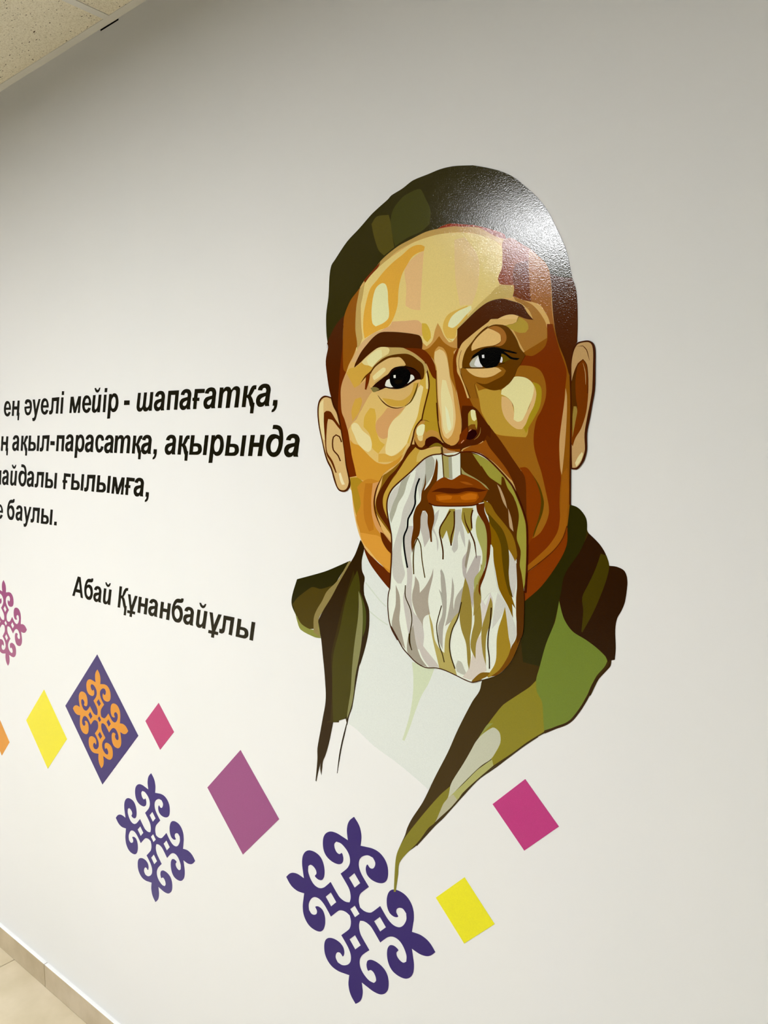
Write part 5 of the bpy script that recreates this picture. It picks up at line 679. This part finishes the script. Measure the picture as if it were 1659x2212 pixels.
 'b': [('outline', [0, 0, -286, -8, -603, -1, -913, 33, -1180, 104, -1398, 207, -1616, 342, -1820, 500, -1997, 674, -2136, 857, -2246, 1075, -2326, 1321, -2382, 1583, -2415, 1852, -2429, 2120, -2426, 2398, -2402, 2685, -2358, 2979, -2288, 3276, -2193, 3571, -2061, 3883, -1896, 4210, -1710, 4534, -1513, 4836, -1318, 5098, -1148, 5285, -945, 5472, -724, 5650, -500, 5806, -287, 5931, 22, 6045, 364, 6109, 706, 6146, 1077, 6157, 1457, 6141, 1777, 6127, 1888, 6408, 2818, 6430, 2785, 6268, 2749, 6073, 2700, 5876, 2628, 5709, 2427, 5480, 2124, 5297, 1858, 5228, 1550, 5190, 1242, 5162, 955, 5140, 635, 5122, 324, 5108, 64, 5095, -129, 4954, -357, 4785, -552, 4607, -688, 4412, -792, 4208, -878, 4036, -611, 4166, -295, 4318, 29, 4423, 362, 4460, 702, 4451, 1008, 4396, 1264, 4310, 1530, 4191, 1772, 4045, 1956, 3877, 2064, 3708, 2142, 3511, 2196, 3299, 2232, 3081, 2255, 2867, 2266, 2657, 2260, 2443, 2238, 2227, 2200, 2012, 2144, 1802, 2068, 1593, 1969, 1378, 1856, 1166, 1733, 967, 1607, 791, 1407, 571, 1160, 363, 894, 198, 612, 92, 305, 29]), ('hole', [-111, 3607, -371, 3479, -677, 3326, -924, 3147, -1053, 2979, -1154, 2788, -1223, 2588, -1260, 2395, -1269, 2216, -1260, 2021, -1230, 1823, -1180, 1636, -1110, 1472, -977, 1309, -793, 1161, -602, 1029, -446, 915, 147, 962, 349, 1116, 585, 1300, 763, 1494, 863, 1687, 942, 1905, 992, 2131, 1002, 2348, 977, 2532, 926, 2726, 853, 2918, 761, 3093, 656, 3238, 430, 3392, 139, 3510])],
 '.': [('outline', [0, 0, 272, 1057, 1621, 1077, 1375, 0])],
 'A': [('outline', [0, 0, 3677, 6046, 5233, 5968, 6041, -39, 4823, -26, 4592, 1295, 2049, 1307, 1333, 24]), ('hole', [4218, 4690, 2735, 2268, 4538, 2233])],
 'Q': [('outline', [0, 0, 1408, 5999, 2625, 5985, 1999, 3509, 2626, 3610, 2776, 3874, 2951, 4191, 3140, 4526, 3335, 4843, 3526, 5105, 3737, 5308, 4000, 5507, 4265, 5689, 4484, 5844, 5665, 5954, 5454, 5141, 4774, 5099, 4604, 4886, 4403, 4629, 4187, 4357, 3975, 4096, 3785, 3875, 3542, 3629, 3278, 3386, 3055, 3181, 3235, 3051, 3445, 2894, 3594, 2717, 3710, 2424, 3831, 2042, 3951, 1622, 4062, 1222, 4156, 894, 4567, 922, 3937, -1727, 2885, -1744, 2968, -1429, 3076, -1048, 3184, -648, 3267, -275, 3301, 24, 3249, 212, 3129, 384, 2992, 553, 2891, 731, 2803, 1030, 2715, 1406, 2624, 1804, 2531, 2169, 2433, 2447, 2284, 2617, 2071, 2764, 1888, 2887, 1186, 27])],
 'U': [('outline', [0, 0, 1259, 1, 1566, -2928, 3390, -47, 4657, -19, 2006, -4379, 3213, -4422, 3005, -5180, 1652, -5162, 1434, -6096, 318, -6100, 536, -5219, -767, -5213, -552, -4422, 750, -4420])],
}
LINES = [
 [('e', -2.31787, 1.76575), ('ng', -2.29105, 1.76689), ('ae', -2.19497, 1.76594), ('u', -2.16148, 1.80988), ('e', -2.09685, 1.7655), ('l', -2.02531, 1.76662), ('i', -2.01303, 1.76631), ('m', -1.96553, 1.76694), ('e', -1.8787, 1.76469), ('j', -1.81622, 1.76506), ('i', -1.80261, 1.76493), ('r', -1.78348, 1.74798), ('-', -1.70571, 1.77961), ('sh', -1.59073, 1.76266), ('a', -1.54116, 1.76203), ('p', -1.49112, 1.7622), ('a', -1.44232, 1.76183), ('gh', -1.42146, 1.76153), ('a', -1.3553, 1.76151), ('t', -1.27898, 1.76069), ('q', -1.268, 1.76112), ('a', -1.18264, 1.76084), (',', -1.17301, 1.761)],
 [('ng', -2.37196, 1.66466), ('a', -2.25793, 1.66533), ('q', -2.2472, 1.66538), ('y', -2.20274, 1.66519), ('l', -2.08676, 1.66484), ('-', -2.07449, 1.68175), ('p', -2.00408, 1.66487), ('a', -1.95469, 1.66512), ('r', -1.94973, 1.64755), ('a', -1.85484, 1.66374), ('s', -1.82713, 1.66206), ('a', -1.76229, 1.66205), ('t', -1.6902, 1.66156), ('q', -1.67944, 1.66136), ('a', -1.59932, 1.66085), (',', -1.58985, 1.66092), ('a', -1.50363, 1.66019), ('q', -1.49536, 1.66025), ('y', -1.45217, 1.66016), ('r', -1.38325, 1.64255), ('y', -1.32667, 1.65885), ('n', -1.25144, 1.65902), ('d', -1.17311, 1.65764), ('a', -1.10181, 1.6587)],
 [('p', -2.38329, 1.56223), ('a', -2.3338, 1.56272), ('j', -2.2857, 1.56237), ('d', -2.24736, 1.56121), ('a', -2.17949, 1.56244), ('l', -2.12659, 1.56228), ('y', -2.11506, 1.56216), ('gh', -2.00426, 1.5616), ('y', -1.9751, 1.5619), ('l', -1.85927, 1.56069), ('y', -1.84811, 1.56063), ('m', -1.77681, 1.55947), ('gh', -1.70273, 1.55837), ('a', -1.63731, 1.55744), (',', -1.628, 1.55772)],
 [('e', -2.40167, 1.45705), ('b', -2.32724, 1.45806), ('a', -2.2585, 1.45954), ('u', -2.24386, 1.50375), ('l', -2.16017, 1.45938), ('y', -2.14841, 1.45907), ('.', -2.07369, 1.45906)],
 [('A', -1.99152, 1.27006), ('b', -1.90514, 1.26911), ('a', -1.84634, 1.26897), ('j', -1.80288, 1.26829), ('Q', -1.76803, 1.26735), ('U', -1.71861, 1.30813), ('n', -1.67962, 1.2661), ('a', -1.59579, 1.2663), ('n', -1.58729, 1.26546), ('b', -1.51398, 1.26484), ('a', -1.45533, 1.26584), ('j', -1.41093, 1.26531), ('U', -1.39349, 1.30682), ('l', -1.3176, 1.26472), ('y', -1.30513, 1.26462)],
]
TINT = {'or': (223, 149, 51), 'yl': (237, 226, 51), 'pk': (190, 65, 118), 'pu': (155, 81, 131), 'mg': (193, 54, 127), 'yr': (239, 232, 37), 'pb': (60, 48, 113), 'dia': (223, 148, 50), 'edge': (164, 89, 130), 'small': (57, 42, 117), 'big': (48, 30, 107), 'ink': (25, 21, 7)}
ORN = {'small': (-1.6443, 0.6899, 0.1705), 'dia': (-1.8767, 0.947, 0.1367), 'edge': (-2.3982, 1.133, 0.1348), 'big': (-0.9633, 0.7669, 0.1942)}
DIA = {'pb': (-1.8753, 0.945, 0.1803), 'yl': (-2.175, 0.8475, 0.1203), 'pk': (-1.6017, 0.9918, 0.0595), 'pu': (-1.2975, 0.8887, 0.1211), 'mg': (-0.5909, 1.0818, 0.0607), 'yr': (-0.7069, 0.8714, 0.0611), 'or': (-2.4727, 0.7484, 0.0587)}

# ------------------------------------------------------------------ room shell
X0, X1, YB = ROOM
# mural wall with the little open slot under the ceiling angle
sx0, sx1, sz0, zt = -1.7485, -1.6715, Z_GRID - 0.0048, Z_GRID + 0.15
v = [(X0, 0, 0), (X1, 0, 0), (X1, 0, sz0), (sx1, 0, sz0), (sx0, 0, sz0), (X0, 0, sz0),
     (sx1, 0, zt), (X1, 0, zt), (X0, 0, zt), (sx0, 0, zt),
     (sx0, .04, sz0), (sx1, .04, sz0), (sx1, .04, zt), (sx0, .04, zt)]
me = bpy.data.meshes.new('wall_front')
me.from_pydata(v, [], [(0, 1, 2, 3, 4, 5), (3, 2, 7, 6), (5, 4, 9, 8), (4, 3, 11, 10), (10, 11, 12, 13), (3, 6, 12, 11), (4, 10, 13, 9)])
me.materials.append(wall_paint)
me.materials.append(recess_shade)
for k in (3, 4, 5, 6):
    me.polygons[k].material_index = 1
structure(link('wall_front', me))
structure(link('wall_back', box_mesh('wall_back', X0, X1, YB - .1, YB, 0, zt), None, [room_paint]))
structure(link('wall_left', box_mesh('wall_left', X0 - .1, X0, YB - .1, .1, 0, zt), None, [room_paint]))
structure(link('wall_right', box_mesh('wall_right', X1, X1 + .1, YB - .1, .1, 0, zt), None, [room_paint]))

# floor: screed with separate tiles, open joints
fl = structure(link('floor', box_mesh('floor', X0, X1, YB, 0.04, Z_FLOOR - .05, Z_FLOOR - .0025), None, [grout]))
FT, FG, FX, FY = 0.6, 0.0025, -2.436, -0.45
fm = box_mesh('floor_tile', FG / 2, FT - FG / 2, FG / 2, FT - FG / 2, -.008, 0, bevel=0.0012)
cut = box_mesh('floor_tile_cut', FG / 2, FT - FG / 2, FG / 2, -FY - .010, -.008, 0, bevel=0.0012)
i0 = math.ceil((X0 - FX) / FT)
i1 = math.floor((X1 - FX) / FT)
for i in range(i0, i1):
    for j in range(0, 12):
        y = FY - FT * j
        if j and y < YB:
            continue
        o = link('tile', cut if j == 0 else fm, fl, [floor_beige], (FX + i * FT, y, Z_FLOOR))

# skirting: ceramic strips with a white bedding edge on top
bs = structure(link('baseboard_front', box_mesh('baseboard_front', X0, X1, -.0035, 0.0, Z_FLOOR, 0.0905), None, [grout]))
BX = -2.234
bt = box_mesh('skirting_tile', .0012, .6 - .0012, -.0113, -.0030, 0, 0.0735, bevel=0.0006)
be = box_mesh('edging', .0012, .6 - .0012, -.0112, 0.0, 0.0735, 0.0745, bevel=0.0003)
for i in range(math.ceil((X0 - BX) / .6), math.floor((X1 - BX) / .6)):
    t = link('tile', bt, bs, [tile_beige], (BX + i * .6, 0, Z_FLOOR))
    link('edging', be, t, [edge_white], (0, 0, 0))

# ceiling: slab, exposed grid, mineral fibre tiles, wall angle
ce = structure(link('ceiling', box_mesh('ceiling', X0, X1, YB, 0.0, zt, zt + .1), None, [room_paint]))
GX, GY, GS, TW = -1.6915, -0.25, 0.6, 0.024
NJ = int(-YB / GS)
ctm = box_mesh('ceiling_tile', .004, GS - .004, -GS + .004, -.004, 0.0012, .016, bevel=0.001)
nx0, nx1 = math.ceil((X0 - GX) / GS), math.floor((X1 - GX) / GS)
first = box_mesh('ceiling_tile_first', .004, GS - .004, -GS + .004, -GS - GY - .004, 0.0012, .016, bevel=0.001)
for i in range(nx0, nx1):
    for j in range(0, NJ):
        o = link('ceiling_tile', first if j == 0 else ctm, ce, [ceil_tile], (GX + i * GS, GY + GS - j * GS, Z_GRID))
bar = box_mesh('grid_bar', -TW / 2, TW / 2, YB, -.019, 0.0, .0011, bevel=0.0002)
for i in range(nx0, nx1 + 1):
    link('grid_bar', bar, ce, [metal_white], (GX + i * GS, 0, Z_GRID + .0001))
bar2 = box_mesh('grid_bar_long', X0, X1, -TW / 2, TW / 2, 0.0, .0011, bevel=0.0002)
for j in range(0, NJ):
    link('grid_bar', bar2, ce, [metal_white], (0, GY - j * GS, Z_GRID + .00015))

# wall angle (L profile) round the mural wall, a little uneven against the plaster
bm = bmesh.new()
xs = [X0 + (X1 - X0) * k / 260 for k in range(261)]
rows = []
for x in xs:
    wob = 0.0006 * math.sin(x * 23.0) + 0.0005 * math.sin(x * 57.0 + 1)
    a = bm.verts.new((x, -.0195, Z_GRID)); b = bm.verts.new((x, 0.0005, Z_GRID + wob * 0.6))
    c = bm.verts.new((x, -.0195, Z_GRID + .001)); d = bm.verts.new((x, -.001, Z_GRID + .001))
    e = bm.verts.new((x, -.001, Z_GRID + .022)); f = bm.verts.new((x, 0.0005, Z_GRID + .022))
    rows.append((a, b, f, e, d, c))
for r, s in zip(rows, rows[1:]):
    for k in range(6):
        bm.faces.new((r[k], s[k], s[(k + 1) % 6], r[(k + 1) % 6]))
bmesh.ops.recalc_face_normals(bm, faces=bm.faces)
me = bpy.data.meshes.new('trim_1'); bm.to_mesh(me); bm.free()
structure(link('trim_1', me, None, [metal_white]))

# ceiling lamps
for k, (lx, ly, st) in enumerate(LAMPS):
    t = empty('ceiling_light', (lx, ly, Z_GRID), ['square opal lamp fixed under the ceiling grid opposite the portrait',
              'square opal lamp fixed under the ceiling grid beyond the right of the portrait',
              'square opal lamp fixed under the ceiling grid far along the room to the left'][k], 'ceiling light', 'square lamps under the ceiling grid')
    bm = bmesh.new()
    for a in ((-.297, -.283, -.297, .297), (.283, .297, -.297, .297), (-.283, .283, -.297, -.283), (-.283, .283, .283, .297)):
        box(bm, a[0], a[1], a[2], a[3], -.054, .0)
    me = bpy.data.meshes.new('frame'); bm.to_mesh(me); bm.free()
    link('frame', me, t, [metal_white])
    link('diffuser', box_mesh('diffuser', -.283, .283, -.283, .283, -.0635, -.0005, bevel=0.008), t, [emit_mat('lamp_diffuser', LAMP_COLOR, st)])

# ------------------------------------------------------------------ printed pieces on the wall
OX, OZ = -0.95, 1.0
port = empty('portrait_decal', (OX, 0, OZ - .25), 'large flat wall print of a white-bearded man in dark cap and green coat', 'wall portrait')
PART_LABEL = {'cap': 'dark olive cap', 'beard': 'long white beard with grey and gold strands', 'shirt': 'pale grey-white shirt front',
              'coat': 'dark coat with green lapel', 'lips': 'orange-brown lips'}
SUB = {'eyeball': 'eye'}
# parts with children: eye > eyeball, nose > nasal_crease
layer = 0
last = {}
for name, shapes in PORTRAIT:
    F = Film()
    for kd, col, s in shapes:
        n = [q * 1e-4 for q in s]
        pts = [(n[i], n[i + 1]) for i in range(0, len(n), 2)]
        if kd == 'P':
            pts = smooth_loop(pts)
        layer += 1
        F.add([pts], 0.0004 + layer * 0.7e-5, gain(col), 0.0001)
    par = port
    if name == 'eyeball':
        par = last['eye']
    elif name == 'nasal_crease':
        par = last['nose']
    o = link(name, F.mesh(name), par)
    if par is port:
        o.location = (0, 0, .25)
    last[name] = o
    if name in PART_LABEL:
        o['label'] = PART_LABEL[name]

# --- lettering
GM = {}
for k, loops in GLYPHS.items():
    F = Film()
    cur = []
    groups = []
    for kind, l in loops:
        n = [q * 1e-5 for q in l]
        pts = [(n[i], n[i + 1]) for i in range(0, len(n), 2)]
        if kind == 'outline':
            groups.append([pts])
        else:
            groups[-1].append(pts)
    for g in groups:
        F.add(g, 0.0005, gain(TINT['ink']))
    GM[k] = F.mesh('letter')
LL = ['topmost line of black bold Cyrillic lettering on the white wall left of the portrait',
      'second line of black bold Cyrillic lettering, its last word ending beside the portrait ear',
      'third line of black bold Cyrillic lettering ending in a comma above blank wall',
      'short bottom line of the black Cyrillic quotation, ending in a full stop',
      'two-word black Cyrillic signature line set apart below the quotation']
for L, lab in zip(LINES, LL):
    x0 = L[0][1]
    z0 = sorted(g[2] for g in L)[len(L) // 2]
    t = empty('wall_lettering', (x0, 0, z0), lab, 'lettering')
    for g, x, z in L:
        o = link('letter', GM[g], t, (), (x - x0, 0, z - z0))
        if L is LINES[-1]:
            o.scale = (.915, 1, .944)

# --- squares standing on a corner
DC = {'or': 'orange square on its corner, cut off by the left edge of the photo',
      'yl': 'yellow square on its corner left of the violet square with orange ornament',
      'pk': 'small pink square on its corner right of the violet square with orange ornament',
      'pu': 'large mauve square on its corner above and left of the biggest violet ornament',
      'mg': 'magenta square on its corner below the green lapel of the portrait',
      'yr': 'yellow square on its corner right of the biggest violet ornament',
      'pb': 'violet square on its corner carrying an orange scroll ornament'}
HALF = [(0, 1.0), (.052, .952), (.083, .90), (.097, .83), (.091, .765), (.084, .725), (.155, .738), (.24, .75), (.325, .74),
        (.39, .70), (.428, .64), (.437, .56), (.42, .49), (.375, .444), (.30, .42), (.22, .424), (.167, .455), (.151, .508),
        (.163, .552), (.175, .561), (.205, .537), (.24, .542), (.268, .575), (.275, .62), (.245, .658), (.18, .66),
        (.108, .622), (.066, .568), (.06, .50), (.088, .438), (.135, .386), (.19, .334), (.082, .225), (.059, .175), (.055, .12), (.070, .070)]


def ornament_loops(r):
    ring = []
    for q in range(4):
        a = q * math.pi / 2
        ca, sa = math.cos(a), math.sin(a)
        half2 = [(y, x) for x, y in reversed(HALF[1:-1])]
        seq = HALF + half2          # from the up tip to just before the right tip, clockwise
        for x, y in seq:
            ring.append((r * (x * ca + y * sa), r * (-x * sa + y * ca)))
    ring = smooth_loop(ring)
    d = [(0, .062), (.063, 0), (0, -.062), (-.063, 0)]
    holes = [[(r * x, r * y) for x, y in d]]
    for cx, cy in ((0, .331), (.331, 0), (0, -.331), (-.331, 0)):
        holes.append([(r * (cx + x * 1.2), r * (cy + y * 1.24)) for x, y in d])
    return [ring] + holes


for k, (cx, cz, r) in DIA.items():
    F = Film()
    F.add([[(0, r), (r, 0), (0, -r), (-r, 0)]], 0.0005, gain(TINT[k]))
    if k == 'pb':
        t = empty('diamond_decal', (cx, 0, cz - r), DC[k], 'wall decal')
        link('square', F.mesh('square'), t, (), (0, 0, r))
        a, b, rr = ORN['dia']
        F2 = Film()
        F2.add(ornament_loops(rr), 0.0007, gain(TINT['dia']), 0.0005)
        o = link('ornament', F2.mesh('ornament'), t, (), (a - cx, 0, b - cz + r))
        o['label'] = 'orange scroll ornament'
    else:
        o = link('diamond_decal', F.mesh('diamond_decal'), None, (), (cx, 0, cz))
        o['label'], o['category'] = DC[k], 'wall decal'
for k, lab in (('edge', 'mauve four-armed scroll ornament, cut off by the left edge of the photo'),
                     ('small', 'smaller violet four-armed scroll ornament below the pink square'),
                     ('big', 'biggest violet four-armed scroll ornament below the portrait shirt')):
    a, b, rr = ORN[k]
    F = Film()
    F.add(ornament_loops(rr), 0.0005, gain(TINT[k]))
    o = link('ornament_decal', F.mesh('ornament_decal'), None, (), (a, 0, b))
    o['label'], o['category'] = lab, 'wall decal'
